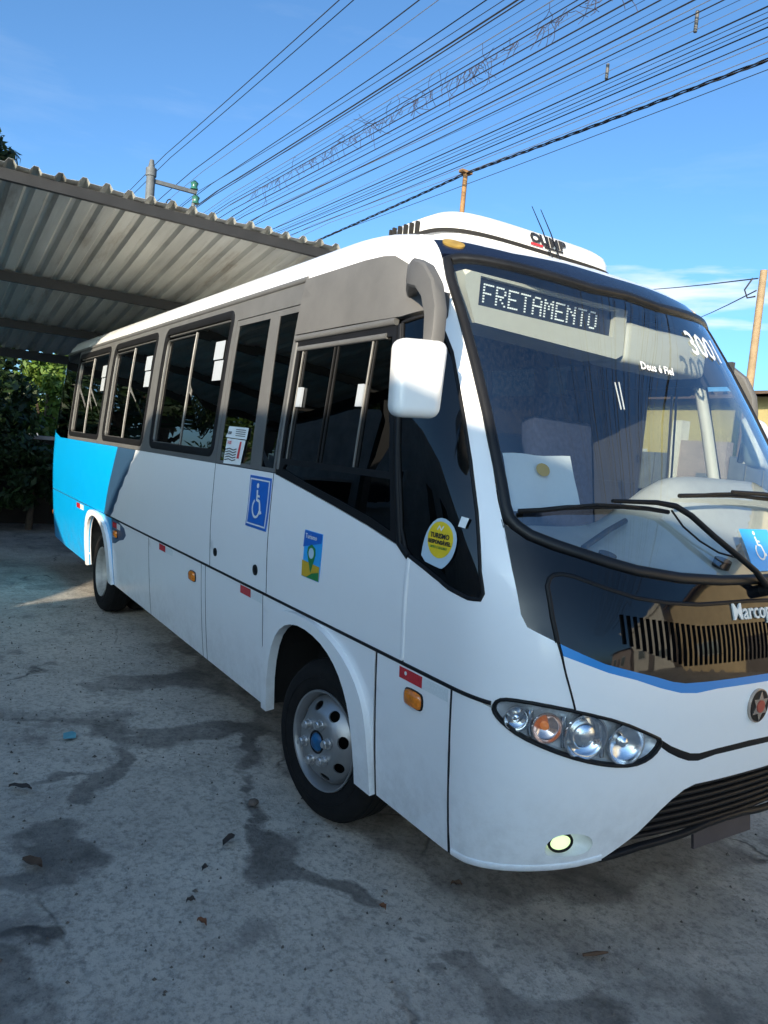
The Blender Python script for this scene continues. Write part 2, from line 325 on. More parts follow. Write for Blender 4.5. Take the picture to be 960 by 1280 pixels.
def XF(q, z): return FC(z) - AD(z) + AD(z) * max(0.0, 1 - q**PW)**(1/PW) - CB*q*q
_th = [math.pi/2*i/800 for i in range(801)]
_q = [math.cos(t)**(2/PW) if t < math.pi/2 - 1e-9 else 0.0 for t in _th]
_pts = [(0.48*max(0, 1-q**PW)**(1/PW) - CB*q*q, 1.09*q) for q in _q]
_arc = [0.0]
for i in range(800): _arc.append(_arc[-1] + math.dist(_pts[i], _pts[i+1]))
LA = _arc[-1]
def q_of_a(a): return float(np.interp(a, _arc, _q))
def a_of_q(q): return float(np.interp(-q, [-x for x in _q], _arc))
# vertical coordinate: height up to 2.6 m, then length along the roof curve
_wz = [(0.0, 0.0), (2.6, 2.6)]
for i in range(1, 116):
    z = 2.6 + 0.29*i/115; pz = _wz[-1][1]
    _wz.append((_wz[-1][0] + math.hypot(z-pz, HW(z)-HW(pz)), z))
_W0 = [p[0] for p in _wz]; _Z0 = [p[1] for p in _wz]; WTOP = _W0[-1]
def z_of_w(w): return w if w <= 2.6 else float(np.interp(w, _W0, _Z0))
def w_of_z(z): return z if z <= 2.6 else float(np.interp(z, _Z0, _W0))
def rear_g(x, z):
    t = (-7.2 + 0.10*max(0, z-1.6) - x) / 0.53
    if t <= 0: return 1.0
    return max(0.02, 1 - min(t, .999)**2.6)**(1/2.6)
def smap(a, w):
    z = z_of_w(w); sgn = -1
    if a > LA: a = 2*LA - a; sgn = 1
    if a <= 0:
        x = XS(z) + a; return np.array([x, sgn*HW(z)*rear_g(x, z), z])
    q = q_of_a(a); return np.array([XF(q, z), sgn*HW(z)*q, z])
def snorm(a, w):
    e = 0.012; n = np.cross(smap(a+e, w)-smap(a-e, w), smap(a, w+e)-smap(a, w-e) if w < WTOP - e else smap(a, w)-smap(a, w-2*e))
    l = np.linalg.norm(n); return n/l if l > 1e-9 else np.array([0, 0, 1.0])
def S(p, off=0.0):
    P = smap(*p); return P + snorm(*p)*off if off else P
def chart(P):
    x, y, z = P; w = w_of_z(z)
    if x <= XS(z): return ((x-XS(z)) if y <= 0 else 2*LA-(x-XS(z)), w)
    a = a_of_q(min(1, abs(y)/HW(z))); return (a if y <= 0 else 2*LA-a, w)
def _inside(P):
    x, y, z = P
    if z > ZTOP or z < 0.2: return False
    q = abs(y)/HW(z); return q < 1 and x < XF(q, z)
def px(u, v):
    """point of the photograph -> (arc, height) on the body surface"""
    d = ray(u, v); t = 1.0
    while t < 14 and not _inside(CAM+t*d): t += 0.02
    a, b = t-0.02, t
    for _ in range(30):
        m = (a+b)/2
        if _inside(CAM+m*d): b = m
        else: a = m
    return chart(CAM+b*d)
def PX(*pts): return [px(*p) for p in pts]
def cs(x, z):
    """right side of the body: length x and height z -> chart"""
    w = w_of_z(z)
    if x <= XS(z): return (x-XS(z), w)
    lo, hi = 0.0, LA
    for _ in range(30):
        m = (lo+hi)/2
        if XF(q_of_a(m), z) < x: lo = m
        else: hi = m
    return (lo, w)
def CS(*pts): return [cs(*p) for p in pts]
def cf(y, z):
    """front of the body: y and height -> chart"""
    a = a_of_q(min(1, abs(y)/HW(z))); return (a if y <= 0 else 2*LA-a, w_of_z(z))
def mirror_half(half):
    """half: chart points from the centre line out and back to the centre line -> whole symmetrical loop"""
    return list(half) + [(2*LA-a, w) for a, w in reversed(half) if abs(a-LA) > 1e-4]

bus = empty('bus', (0, 0, 0))
tag(bus, 'white and light blue minibus parked half under the sheet metal roof', 'bus')
def panel(name, outer, m, parent=None, holes=(), off=0.0, thick=0.012, res=0.09, step=0.035, side=1, smooth=35):
    V, T = cdt(outer, holes, res, step)
    v, f = solid(V, T, S, off, thick)
    if side < 0:
        v = [(p[0], -p[1], p[2]) for p in v]; f = [tuple(reversed(t)) for t in f]
    return mesh_obj(name, v, f, m, parent or bus, smooth)
def strip(name, line, hw, hh, m, parent=None, closed=False, off=0.0, step=0.03, side=1, sink=0.012):
    """moulding that follows a line on the body"""
    L = densify(line, step, closed); n = len(L); v = []; f = []
    prof = [(-1, -sink), (-1, hh*0.35), (-0.72, hh*0.85), (0, hh), (0.72, hh*0.85), (1, hh*0.35), (1, -sink)]
    k = len(prof); P = [S(p, off) for p in L]
    for i in range(n):
        a = P[(i-1) % n] if closed or i > 0 else P[i]; b = P[(i+1) % n] if closed or i < n-1 else P[i]
        t = (b-a)/max(1e-9, np.linalg.norm(b-a)); N = snorm(*L[i]); lat = np.cross(N, t); lat /= np.linalg.norm(lat)
        w = hw[i*len(hw)//n] if hasattr(hw, '__len__') else hw
        for (c, h) in prof: v.append(P[i]+lat*c*w+N*h)
    for i in range(n if closed else n-1):
        j = (i+1) % n
        for q in range(k-1): f.append((i*k+q, j*k+q, j*k+q+1, i*k+q+1))
    if not closed: f.append(tuple(range(k))); f.append(tuple((n-1)*k+q for q in reversed(range(k))))
    if side < 0: v = [(p[0], -p[1], p[2]) for p in v]; f = [tuple(reversed(t)) for t in f]
    o = mesh_obj(name, v, f, m, parent or bus, None)
    bm = bmesh.new(); bm.from_mesh(o.data); bmesh.ops.recalc_face_normals(bm, faces=bm.faces); bm.to_mesh(o.data); bm.free()
    o.data.polygons.foreach_set('use_smooth', [True]*len(o.data.polygons)); o.data.set_sharp_from_angle(angle=R(60))
    return o
ZB, ZW, ZS, ZG = 0.34, 0.975, 1.635, 2.665
def vline(x, z0, z1, n=6): return [cs(x, z0+(z1-z0)*i/n) for i in range(n+1)]
def rect(x0, x1, z0, z1): return vline(x0, z1, z0) + vline(x1, z0, z1)
def rrect(x0, x1, z0, z1, r, n=5):
    out = []
    for cx, cz, a0 in ((x0+r, z0+r, 180), (x1-r, z0+r, 270), (x1-r, z1-r, 0), (x0+r, z1-r, 90)):
        for i in range(n+1):
            t = R(a0+90*i/n); out.append((cx+r*math.cos(t), cz+r*math.sin(t)))
    return out
def CL(pts): return [cs(*p) for p in densify(pts, 0.12)]
ARCH = [(-.58,ZB),(-.545,.59),(-.47,.77),(-.36,.87),(-.22,.915),(-.06,.915),(.10,.88),(.22,.81),(.30,.715),(.345,.60),(.37,.43),(.37,ZB)]
ARCHO = [(-.645,ZB),(-.62,.64),(-.545,.84),(-.42,.935),(-.26,.968),(-.07,.968),(.13,.935),(.30,.865),(.41,.77),(.465,.66),(.495,.46),(.50,ZB)]
RX = -4.63
def arch_pts(dx, src): return smooth_loop([(x+dx, z) for x, z in src], 1, False)

for side in (1, -1):
    K = dict(side=side)
    # skirt panels, seams left open between them
    aR = arch_pts(RX, ARCH); aF = arch_pts(0, ARCH)
    panel('skirt_panel', CL([(-7.66,ZW-.004),(-7.66,ZB+.03),(-6.6,ZB)] + aR + [(-4.115,ZB),(-4.115,ZW-.004)]), M['blue'], **K)
    panel('skirt_panel', CL([(-4.108,ZW-.004),(-4.108,ZB),(-2.895,ZB),(-2.895,ZW-.004)]), M['white'], **K)
    panel('skirt_panel', CL([(-2.888,ZW-.004),(-2.888,ZB),(-1.66,ZB),(-1.66,ZW-.004)]), M['white'], **K)
    panel('skirt_panel', CL([(-1.654,ZW-.004),(-1.654,ZB),(-1.582,ZB),(-1.582,ZW-.004)]), M['white'], **K)
    panel('skirt_panel', CL([(-.648,ZW-.004),(-.648,ZB)] + aF + [(.492,ZB),(.492,ZW-.004)]), M['white'], **K)
    panel('skirt_panel', CL([(.509,ZW-.004),(.509,ZB),(1.008,ZB),(1.008,ZW-.004)]), M['white'], **K)
    # side panels between waist and window sill
    navyx = [(-3.40,ZS),(-3.46,1.55),(-3.52,1.52),(-3.60,1.42),(-3.68,1.38),(-3.74,1.30),(-3.84,1.25),(-3.92,1.15),(-4.02,1.10),(-4.06,1.04),(-4.18,ZW+.004)]
    panel('side_panel', CL([(-4.02,ZS),(-7.66,ZS),(-7.66,ZW+.004),(-4.43,ZW+.004)]), M['blue'], **K)
    panel('side_panel', CL([(-4.019,ZS),(-4.429,ZW+.004)] + navyx[::-1]), M['navy'], **K)
    panel('side_panel', CL(navyx + [(-1.503,ZW+.004),(-1.503,ZS)]), M['white'], **K)
    cabcurve = [(-.56,1.628),(-.25,1.582),(.083,1.530),(.371,1.482),(.60,1.436),(.685,1.405)]
    panel('side_panel', CL([(-.618,ZS)] + [(-.618,ZW+.004),(.690,ZW+.004)] + [(x, z-.004) for x, z in cabcurve[::-1]]), M['white'], **K)
    # door: lower leaf, upper leaf with glass
    dl = panel('door', CL([(-1.496,ZW+.004),(-.625,ZW+.004),(-.625,ZS),(-1.496,ZS)]), M['white'], **K)
    panel('lower_leaf', CL([(-1.575,ZW-.004),(-1.575,ZB),(-.654,ZB),(-.654,ZW-.004)]), M['white'], dl, **K)
    panel('door_frame', CL([(-1.496,ZS+.004),(-.612,ZS+.004),(-.60,2.535),(-1.496,2.535)]), M['grey'], dl, holes=[CL([(-1.44,1.66),(-.95,1.66),(-.985,2.50),(-1.455,2.50)]), CL([(-.80,1.66),(-.635,1.66),(-.625,2.50),(-.86,2.50)])], **K)
    panel('pane', CL([(-1.45,1.65),(-.94,1.65),(-.975,2.51),(-1.465,2.51)]), M['tint'], dl, off=-.004, thick=0.004, res=0, **K)
    panel('pane', CL([(-.81,1.65),(-.625,1.65),(-.615,2.51),(-.87,2.51)]), M['tint'], dl, off=-.004, thick=0.004, res=0, **K)
    # grey window band and its windows
    WIN = [(-6.36,-4.85), (-4.67,-3.23), (-3.01,-1.57)]
    holes = [rrect(x0, x1, 1.685, 2.605, 0.07) for x0, x1 in WIN]
    band = panel('window_band', CL([(-6.42,ZG),(-6.42,ZS+.002),(-1.503,ZS+.002),(-1.503,2.541),(-.60,2.541),(-.60,ZG)]), M['grey'], holes=[CL(h) for h in holes], **K)
    rw = panel('rear_side_glass', CL([(-6.426,ZG),(-7.50,ZG),(-7.62,2.1),(-7.60,1.86),(-7.30,1.70),(-6.9,ZS+.004),(-6.426,ZS+.004)]), M['tint'], off=-.002, **K)
    panel('side_panel', CL([(-7.66,ZS+.002),(-6.9,ZS+.002),(-7.30,1.698),(-7.60,1.86),(-7.66,1.95)]), M['blue'], **K)
    for x0, x1 in WIN:
        w = strip('window', CL(rrect(x0+.012, x1-.012, 1.697, 2.593, 0.06)), .026, .007, M['rubber'], closed=True, sink=.02, **K)
        xm = (x0+x1)/2
        panel('pane', CL([(x0+.01,1.705),(xm+.02,1.705),(xm+.02,2.575),(x0+.01,2.575)]), M['tint'], w, off=-.026, thick=.004, res=0, **K)
        panel('pane', CL([(xm-.02,1.705),(x1-.01,1.705),(x1-.01,2.575),(xm-.02,2.575)]), M['tint'], w, off=-.012, thick=.004, res=0, **K)
        strip('pane_frame', CL(rrect(x0+.035, xm, 1.725, 2.525, 0.04)), .0040, .004, M['alu'], w, closed=True, off=-.014, **K)
        strip('slide_rail', [cs(x0+.08+(x1-x0-.16)*i/10, 2.556) for i in range(11)], .006, .006, M['alu'], w, off=-.012, **K)
        strip('divider', [cs(xm+.006, 1.715+.82*i/8) for i in range(9)], .0060, .010, M['alu'], w, off=-.012, **K)
        if side > 0:
            for (zz0, zz1, dx) in ((2.31, 2.43, 0.0), (2.17, 2.30, 0.03)):
                panel('notice', CL([(x1-.27+dx,zz0),(x1-.10+dx*.6,zz0),(x1-.10+dx*.6,zz1),(x1-.27+dx,zz1)]), M['tag'], w, off=-.006, thick=.002, res=0, **K)
    # rain gutter along the top of the band
    gut = [cs(-7.5+.05*i, ZG+.006) for i in range(int((7.5-.60)/.05)+1)]
    strip('gutter', gut, .016, .014, M['grey'], **K)
    # cab: grey cover, cab window, quarter glass
    topc = PX((483,322),(497,322),(513,332),(530,348),(543,358),(555,375))
    panel('cover_panel', [cs(0,2.37), cs(.40,2.365), cs(.53,2.385)] + topc[::-1] + [cs(0,ZG), cs(-.3,ZG), cs(-.592,ZG), cs(-.592,2.56), cs(-.592,2.45), cs(-.592,2.37), cs(-.3,2.37)], M['cover'], off=.014, thick=.03, **K)
    strip('cover_lip', [cs(-.592+.05*i, 2.352) for i in range(20)], .016, .016, M['grey'], **K)
    sl_ = [(.37,2.335),(.43,2.10),(.50,1.80),(.60,1.44)]
    cw = panel('cab_window_frame', CL([(-.60,2.34)] + [(-.60,1.63)] + cabcurve[:5] + [(x-.004, z) for x, z in sl_[::-1]]), M['black'], holes=[CL([(-.545,2.29),(-.545,1.72),(.485,1.72),(.345,2.29)]), CL([(-.50,1.690),(-.52,1.665),(-.25,1.615),(.083,1.565),(.371,1.518),(.545,1.478),(.50,1.690)])], **K)
    gl = M['cabglass'] if side > 0 else M['clear']
    panel('pane', CL([(-.55,2.30),(-.55,1.71),(.49,1.71),(.35,2.30)]), gl, cw, off=-.008, thick=.004, res=0, **K)
    panel('pane', CL([(-.53,1.695),(-.53,1.66),(-.25,1.61),(.083,1.56),(.371,1.513),(.555,1.47),(.51,1.695)]), gl, cw, off=-.008, thick=.004, res=0, **K)
    for xb, hwid in ((-.50, .003), (-.465, .0025), (-.16, .0018), (-.125, .0015), (.185, .005), (.215, .002)):
        strip('sliding_frame', [cs(xb, 1.715+.575*i/6) for i in range(7)], hwid, .004, M['alu'] if xb in (-.50, .185) else M['rubber'], cw, off=-.006, **K)
    strip('sliding_frame', [cs(-.55+.05*i, 2.295) for i in range(18)], .012, .008, M['grey'], cw, off=.0, **K)
    strip('jamb', [cs(-.578, 1.66+.67*i/6) for i in range(7)], .012, .008, M['grey'], cw, off=.0, **K)
    if side > 0:
        for xb in (-.47, .135): panel('latch', CL([(xb,1.99),(xb+.05,1.99),(xb+.05,2.09),(xb,2.09)]), M['tag'], cw, off=.006, thick=.012, res=0, **K)
    qg = [cs(.40,2.345), cs(.53,2.375)] + PX((553,410),(565,440),(579,517),(588,575),(596,640),(600,715),(604,742),(600,750),(585,748),(560,735),(530,710),(507,692)) + [cs(.615,1.50), cs(.53,1.80), cs(.455,2.10)]
    qg = qg[::-1]
    panel('quarter_glass', qg, M['cabglass'] if side > 0 else M['clear'], off=-.006, thick=.005, res=0.06, **K)
    strip('quarter_glass_seal', qg, .007, .003, M['rubber'], closed=True, **K)
    strip('cab_pillar', [cs(x+.018, z) for x, z in densify(sl_ + [(.668,1.40)], .08, False)], .014, .008, M['black'], **K)
    strip('seam_moulding', [cs(.690, .99+.40*i/8) for i in range(9)], .012, .004, M['white'], **K)
    # white roof with the windscreen pillar and the front corner
    gO = PX((551,317),(558,347),(573,393),(588,452),(604,517),(614,570),(622,625),(628,650))
    mask_edge = PX((640,712),(651,768),(659,784),(672,791),(696,803))
    seam = PX((708,845),(719,887))
    lampT = PX((675,880),(637,874),(622,875),(616,884))
    fairT = PX((542,300),(573,302),(606,309),(640,317),(673,323),(707,330))
    fw = cf(0, 2.715)[1]
    edge_q = PX((555,375),(553,410),(565,440),(579,517),(588,575),(596,640),(600,715),(604,742),(600,750),(585,748),(560,735),(530,710),(507,692))
    wl = WTOP
    xr = -7.55
    tops = [(LA, wl)] + [(LA*(1-i/10), wl) for i in range(1, 11)] + [cs(-.7-.34*i, ZTOP) for i in range(1, 20)] + [cs(xr, ZTOP)]
    outer = [cs(xr, ZG)] + [cs(xr+.25*i, ZG) for i in range(1, 28)] + [cs(-.59,ZG), cs(-.3,ZG), cs(0,ZG)] + PX((483,322),(497,322),(513,332),(530,348),(543,358)) + edge_q + [cs(.703,1.35), cs(.703,1.15), cs(.703,ZW+.004), cs(.86,ZW+.004), cs(1.02,ZW+.004), cs(1.12,ZW+.004)] + lampT[::-1] + seam[::-1] + mask_edge[::-1] + gO[::-1] + fairT + [(LA, fw)] + tops
    panel('roof_shell', outer, M['white'], thick=.015, res=0.075, **K)
    # wheel arch lips
    for dx in (RX, 0):
        panel('arch_lip', [cs(*p) for p in densify(arch_pts(dx, ARCH) + arch_pts(dx, ARCHO)[::-1], .06)], M['white'], off=.028, thick=.05, res=0.04, **K)
    # black trim along the waist
    strip('waist_trim', [cs(-7.62+.06*i, ZW) for i in range(int((7.62-5.16)/.06)+1)], .005, .004, M['navy'], **K)
    strip('waist_trim', [cs(-4.35+.06*i, ZW) for i in range(int((4.35+1.14)/.06)+1)] + PX((614,879)), .0075, .006, M['black'], **K)
    for xq, za, zb_ in ((-4.1115,ZB,ZW),(-2.8915,ZB,ZW),(-1.657,ZB,ZW),(-1.5785,ZB,ZW),(-.662,ZB,ZW),(.506,ZB,ZW),(1.012,ZB,ZW),(-1.4995,ZW,ZS),(-.6215,ZW,ZS)):
        strip('panel_seam', [cs(xq, za+(zb_-za)*i/10) for i in range(11)], .0030 if xq < .4 else .0055, .0012, M['black'], sink=.010, **K)
    # dark liner seen through the open seams
    panel('body_liner', CL([(-7.6,ZS-.03),(-7.6,ZB+.04),(-6.6,ZB+.01)] + [(x, z) for x, z in arch_pts(RX, ARCHO)] + [(x, z) for x, z in arch_pts(0, ARCHO)] + [(1.05,ZB+.01),(1.05,1.30),(.68,1.37),(.371,1.44),(.083,1.49),(-.25,1.54),(-.6,1.59)]), M['void'], off=-.030, thick=.004, res=.2, step=.1, **K)
# ---- front
gin = PX((566,333),(568,347),(582,393),(599,452),(614,517),(624,560),(631,595),(638,625),(643,642),(652,653),(668,663),(700,675),(760,696),(795,706),(850,717),(900,720))
gout = PX((551,317),(558,347),(573,393),(588,452),(604,517),(614,570),(622,605),(626,640),(631,653),(641,663),(658,675),(690,688),(760,710),(795,720),(850,728),(900,731))
wsT = PX((575,322),(600,324),(640,332),(690,345),(740,360))
zc_t, zc_b = 2.625, 1.425
mid = [((a[0]+b[0])/2, (a[1]+b[1])/2) for a, b in zip(gin, gout)]
half = [(LA, zc_t)] + wsT[::-1] + mid + [(LA, zc_b)]
ws_loop = mirror_half(half)
# order: centre top -> right -> bottom centre -> left ; make it counter-clockwise
ws = panel('windscreen', ws_loop, M['screen'], off=-.004, thick=0, res=0.07)
strip('windscreen_seal', ws_loop, .020, .016, M['gasket'], closed=True)
fb = PX((551,317),(575,319),(600,321),(640,329),(690,342),(740,357))
fair = mirror_half([(LA, 2.632)] + fb[::-1] + PX((542,300),(573,302),(606,309),(640,317),(673,323),(707,330)) + [(LA, fw)])
panel('roof_fairing', fair, M['fair'], off=.002, thick=.02, res=.05)
for sgn in (1, -1):
    ell = [px(567+14*math.cos(t)+0*math.sin(t), 306+4.0*math.sin(t)+14*math.cos(t)*.22) for t in np.linspace(0, 2*math.pi, 20, endpoint=False)]
    panel('marker_lamp', ell, M['amberdull'], off=.008, thick=.02, res=.02, step=None, side=sgn)
hoodL = PX((684,733),(687,723),(692,719),(703,718),(717,721),(755,735),(795,748),(835,754),(873,756))
gb = PX((626,648),(631,655),(641,663),(658,675),(690,688),(760,710),(795,720),(850,728),(900,731))
maskloop = mirror_half([(LA, zc_b-.01)] + gb[::-1] + PX((640,712),(651,768),(659,784),(672,791),(696,803)) + hoodL + [(LA, 1.348)])
panel('front_mask', maskloop, M['gloss'], off=0, thick=.015, res=.06)
strT = PX((700,805),(728,818),(756,830),(790,839),(819,846),(840,852),(856,854)) + [cf(-.30,1.070)]
strB = PX((704,820),(728,829),(760,841),(795,850),(825,860),(850,866),(870,866)) + [cf(-.24,1.040)]
slits = []
ny = 52
for i in range(ny):
    y = -.695 + 1.39*i/(ny-1); q = abs(y)
    zt = 1.268 if q < .33 else 1.268+(q-.33)*.12; zb = 1.132 if q < .42 else 1.132+(q-.42)*.30
    slits.append([cf(y-.0088, zb), cf(y+.0088, zb), cf(y+.0088, zt), cf(y-.0088, zt)])
hb = panel('hood', mirror_half([(LA, 1.346)] + [(a, w-.002) for a, w in hoodL[::-1]] + PX((690,770),(699,803)) + strT + [(LA, 1.070)]), M['gloss'], holes=slits, off=.004, thick=.016, res=.06, step=.05)
panel('hood_stripe', mirror_half([(LA, 1.070)] + strT[::-1] + strB + [(LA, 1.040)]), M['stripe'], hb, off=.004, thick=.016, res=.05)
lampTop = PX((719,889),(747,895),(775,902),(815,919),(827,925))
hbot = PX((838,932),(850,937),(862,941),(873,941)) + [cf(-.2,.808)]
panel('hood_lower', mirror_half([(LA, 1.040)] + strB[::-1] + PX((708,845),(719,887)) + lampTop + hbot + [(LA, .812)]), M['white'], hb, off=.004, thick=.016, res=.06)
hs = [(LA, 1.347)] + hoodL[::-1] + PX((690,770),(697,803))
strip('hood_seal', [(2*LA-a, w) for a, w in hs[::-1]] + hs[1:], .0085, .007, M['black'])
for sgn in (1, -1): strip('hood_seam', PX((697,803),(708,845),(719,887)), .0035, .005, M['black'], side=sgn)
# slit backing and gap under the hood
panel('grille_backing', mirror_half([(LA, 1.29)] + [cf(-.4,1.29), cf(-.75,1.34), cf(-.75,1.16), cf(-.4,1.11)] + [(LA, 1.11)]), M['void'], off=-.05, thick=.004, res=.1)
gapl = PX((826,926),(838,935),(850,941),(862,945),(873,945)) + [cf(-.2,.800), (LA, .802)]
strip('hood_gap', gapl[:-1] + [(2*LA-a, w) for a, w in gapl[::-1]], .018, .003, M['black'])
# bumper with the lower grille opening and the fog lamp pockets
lampB = PX((616,886),(619,893),(630,905),(650,920),(687,937),(725,950),(762,957),(790,957),(810,949),(822,937),(827,926))
btop = PX((838,938),(850,946),(862,950),(873,950)) + [cf(-.2,.785), (LA, .785)]
bbot = PX((563,1067),(580,1077),(600,1083),(640,1088),(690,1087),(720,1083),(750,1075))
gr = PX((797,1041),(826,1012),(840,999),(855,987),(869,980)) + [cf(-.15,.676), (LA, .676)]
pocket = smooth_loop(PX((679,1064),(686,1051),(700,1044),(720,1042),(738,1045),(742,1056),(732,1067),(705,1072),(686,1071)), 2)
bhalf = btop[::-1] + lampB[::-1] + [cs(1.13,ZW-.004), cs(1.016,ZW-.004), cs(1.016,.8), cs(1.016,.6), cs(1.016,.45)] + bbot + gr
bloop = mirror_half(bhalf)
pk2 = [(2*LA-a, w) for a, w in pocket]
bump = panel('bumper', bloop, M['white'], holes=[pocket, pk2], off=.0, thick=.02, res=.055, step=.03)
for sgn in (1, -1):
    strip('bumper_lip', [(a, w+.012) for a, w in bbot], .014, .005, M['white'], bump, side=sgn)
    # pocket: bowl with a lit lamp
    n = len(pocket); ca = sum(p[0] for p in pocket)/n; cw_ = sum(p[1] for p in pocket)/n
    v = []; f = []
    for k, (s, o) in enumerate(((1.02, -.004), (.95, -.018), (.85, -.032), (.6, -.040), (.25, -.044))):
        for p in pocket: v.append(S((ca+(p[0]-ca)*s, cw_+(p[1]-cw_)*s), o))
    for k in range(4):
        for i in range(n): f.append((k*n+i, (k*n+(i+1) % n), ((k+1)*n+(i+1) % n), ((k+1)*n+i)))
    f.append(tuple(4*n+i for i in range(n)))
    if sgn < 0: v = [(p[0], -p[1], p[2]) for p in v]; f = [tuple(reversed(t)) for t in f]
    po = mesh_obj('fog_lamp_pocket', v, f, M['white'], bump, 50)
    fx = px(702, 1056)
    el = [(fx[0]+.044*math.cos(t), fx[1]+.037*math.sin(t)) for t in np.linspace(0, 2*math.pi, 24, endpoint=False)]
    fl = panel('fog_lamp', el, M['fog'], off=-.012, thick=.02, res=.02, step=None, side=sgn)
    strip('fog_lamp_rim', el, .005, .006, M['black'], fl, closed=True, off=-.012, step=.02, side=sgn)
# lower grille: backing and slats
lg = [(LA, .676)] + gr[::-1][1:] + PX((770,1062),(753,1074),(800,1060),(855,1044)) + [cf(-.12,.470), (LA, .474)]
panel('lower_grille', mirror_half(lg), M['void'], off=-.045, thick=.01, res=.06, step=.03)
for k in range(7):
    zl = .660 - .030*k; yl = -.33 - .048*k
    line = [cf(yl*(1-i/12), zl) for i in range(13)]
    line = line + [(2*LA-a, w) for a, w in line[::-1][1:]]
    strip('slat', line, .0085, .010, M['black'], off=-.022)
gb2 = PX((750,1076),(800,1061),(855,1045)) + [cf(-.12,.468), (LA, .472)]
strip('grille_lip', gb2 + [(2*LA-a, w) for a, w in gb2[::-1][1:]], .012, .010, M['black'], off=-.008)
# headlamps
lamp_out = PX((616,884),(622,875),(637,874),(675,880),(725,890),(775,902),(815,919),(827,925)) + lampB[::-1][1:-1]
lamp_out = smooth_loop(lamp_out, 1)[::-1]
for sgn in (1, -1):
    hl = panel('headlamp', lamp_out, M['lens'], off=.002, thick=0.0, res=.05, step=.03, side=sgn)
    strip('headlamp_seal', lamp_out, .0065, .008, M['black'], hl, closed=True, side=sgn)
    def inner(s, o):
        ca = sum(p[0] for p in lamp_out)/len(lamp_out); cw2 = sum(p[1] for p in lamp_out)/len(lamp_out)
        return [S((ca+(p[0]-ca)*s, cw2+(p[1]-cw2)*s), o) for p in lamp_out]
    rings = [inner(1.0, -.004), inner(.97, -.020), inner(.90, -.034), inner(.5, -.040), inner(.1, -.040)]
    n = len(lamp_out); v = [p for r_ in rings for p in r_]; f = [(k*n+i, k*n+(i+1) % n, (k+1)*n+(i+1) % n, (k+1)*n+i) for k in range(4) for i in range(n)]
    f.append(tuple(4*n+i for i in range(n)))
    if sgn < 0: v = [(p[0], -p[1], p[2]) for p in v]
    mesh_obj('lamp_housing', v, f, M['lampgrey'], hl, 50)
    for (u, vv, r_, dep, kind) in ((646,899,.042,.030,'chrome'), (684,911,.050,.030,'amber'), (733,922,.076,.034,'proj'), (784,931,.070,.034,'refl')):
        c0 = px(u, vv); P0 = S(c0, -.004); N = snorm(*c0); N = N*0.55+np.array([1.0, -.25, 0])*0.45; N /= np.linalg.norm(N)
        e1 = np.cross([0, 0, 1.0], N); e1 /= np.linalg.norm(e1); e2 = np.cross(N, e1)
        prof = [(1.08, -.004), (1.08, .004), (1.0, .004), (.94, -.012), (.80, -dep*.55), (.55, -dep*.85), (.22, -dep), (.0, -dep)]
        def lathe(prof, rr, m_, name, nn=28):
            v = []; f = []
            for (a_, h) in prof:
                for i in range(nn):
                    t = 2*math.pi*i/nn; v.append(P0+(e1*math.cos(t)+e2*math.sin(t))*rr*a_+N*h)
            for k in range(len(prof)-1):
                for i in range(nn): f.append((k*nn+i, k*nn+(i+1) % nn, (k+1)*nn+(i+1) % nn, (k+1)*nn+i))
            if sgn < 0: v = [(p[0], -p[1], p[2]) for p in v]
            return mesh_obj(name, v, f, m_, hl, 50)
        lathe(prof, r_, M['chrome'] if kind in ('chrome', 'proj') else (M['rosechrome'] if kind == 'amber' else M['satin']), 'reflector')
        if kind == 'amber': lathe([(.30,-.03),(.30,-.020),(.24,-.012),(.10,-.008),(0,-.007)], r_, M['amberlit'], 'bulb')
        if kind == 'proj': lathe([(.60,-.03),(.60,-.010),(.54,-.004),(.4,.002),(.2,.006),(0,.007)], r_, M['satin'], 'projector')
        if kind == 'refl': lathe([(.26,-.032),(.26,-.012),(.15,-.006),(0,-.005)], r_, M['chrome'], 'bulb_shield')
        if kind == 'chrome': lathe([(.4,-.03),(.35,-.012),(.15,-.006),(0,-.005)], r_, M['satin'], 'bulb')
    for (u0, v0, u1, v1) in ((664,890,662,925), (708,898,706,938), (757,908,756,950)):
        strip('lamp_divider', PX((u0,v0),((u0+u1)/2,(v0+v1)/2),(u1,v1)), .010, .010, M['satin'], hl, off=-.026, side=sgn)
# closing shells: roof crown, rear wall, underbody
crown = []
for i in range(0, 41):
    a = LA - (LA+8.0)*i/40
    if a > 0: crown.append(smap(a, WTOP))
    else:
        crown.append(smap(max(a, -7.55-XS(ZTOP)), WTOP))
ring = [p for p in crown] + [np.array([p[0], -p[1], p[2]]) for p in crown[::-1]]
v = [tuple(p) for p in ring]; n = len(crown)
v += [(p[0]*.97, 0, 2.905) for p in crown]
f = []
for i in range(n-1):
    f.append((i, 2*n+i, 2*n+i+1, i+1)); f.append((2*n-1-i, 2*n-2-i, 2*n+i+1, 2*n+i))
o = mesh_obj('roof_crown', v, f, M['white'], bus, 40)
v = []; f = []
zs = [.36+.06*i for i in range(43)]; zs = [z for z in zs if z < 2.88] + [2.89]
for z in zs:
    for j in range(13):
        t = -1+2*j/12
        v.append((-7.60 - .10*(1-t*t) + .10*max(0, z-1.6), t*HW(z)*rear_g(-7.62, z), z))
for i in range(len(zs)-1):
    for j in range(12): f.append((i*13+j, (i+1)*13+j, (i+1)*13+j+1, i*13+j+1))
mesh_obj('rear_wall', v, f, M['blue'], bus, 40)
mb = MB(); mb.box((-2.1,0,.62), (6.4,1.5,.10)); mb.box((-6.4,0,.62),(2.3,1.9,.10)); mb.box((.75,0,.60),(.9,1.5,.10))
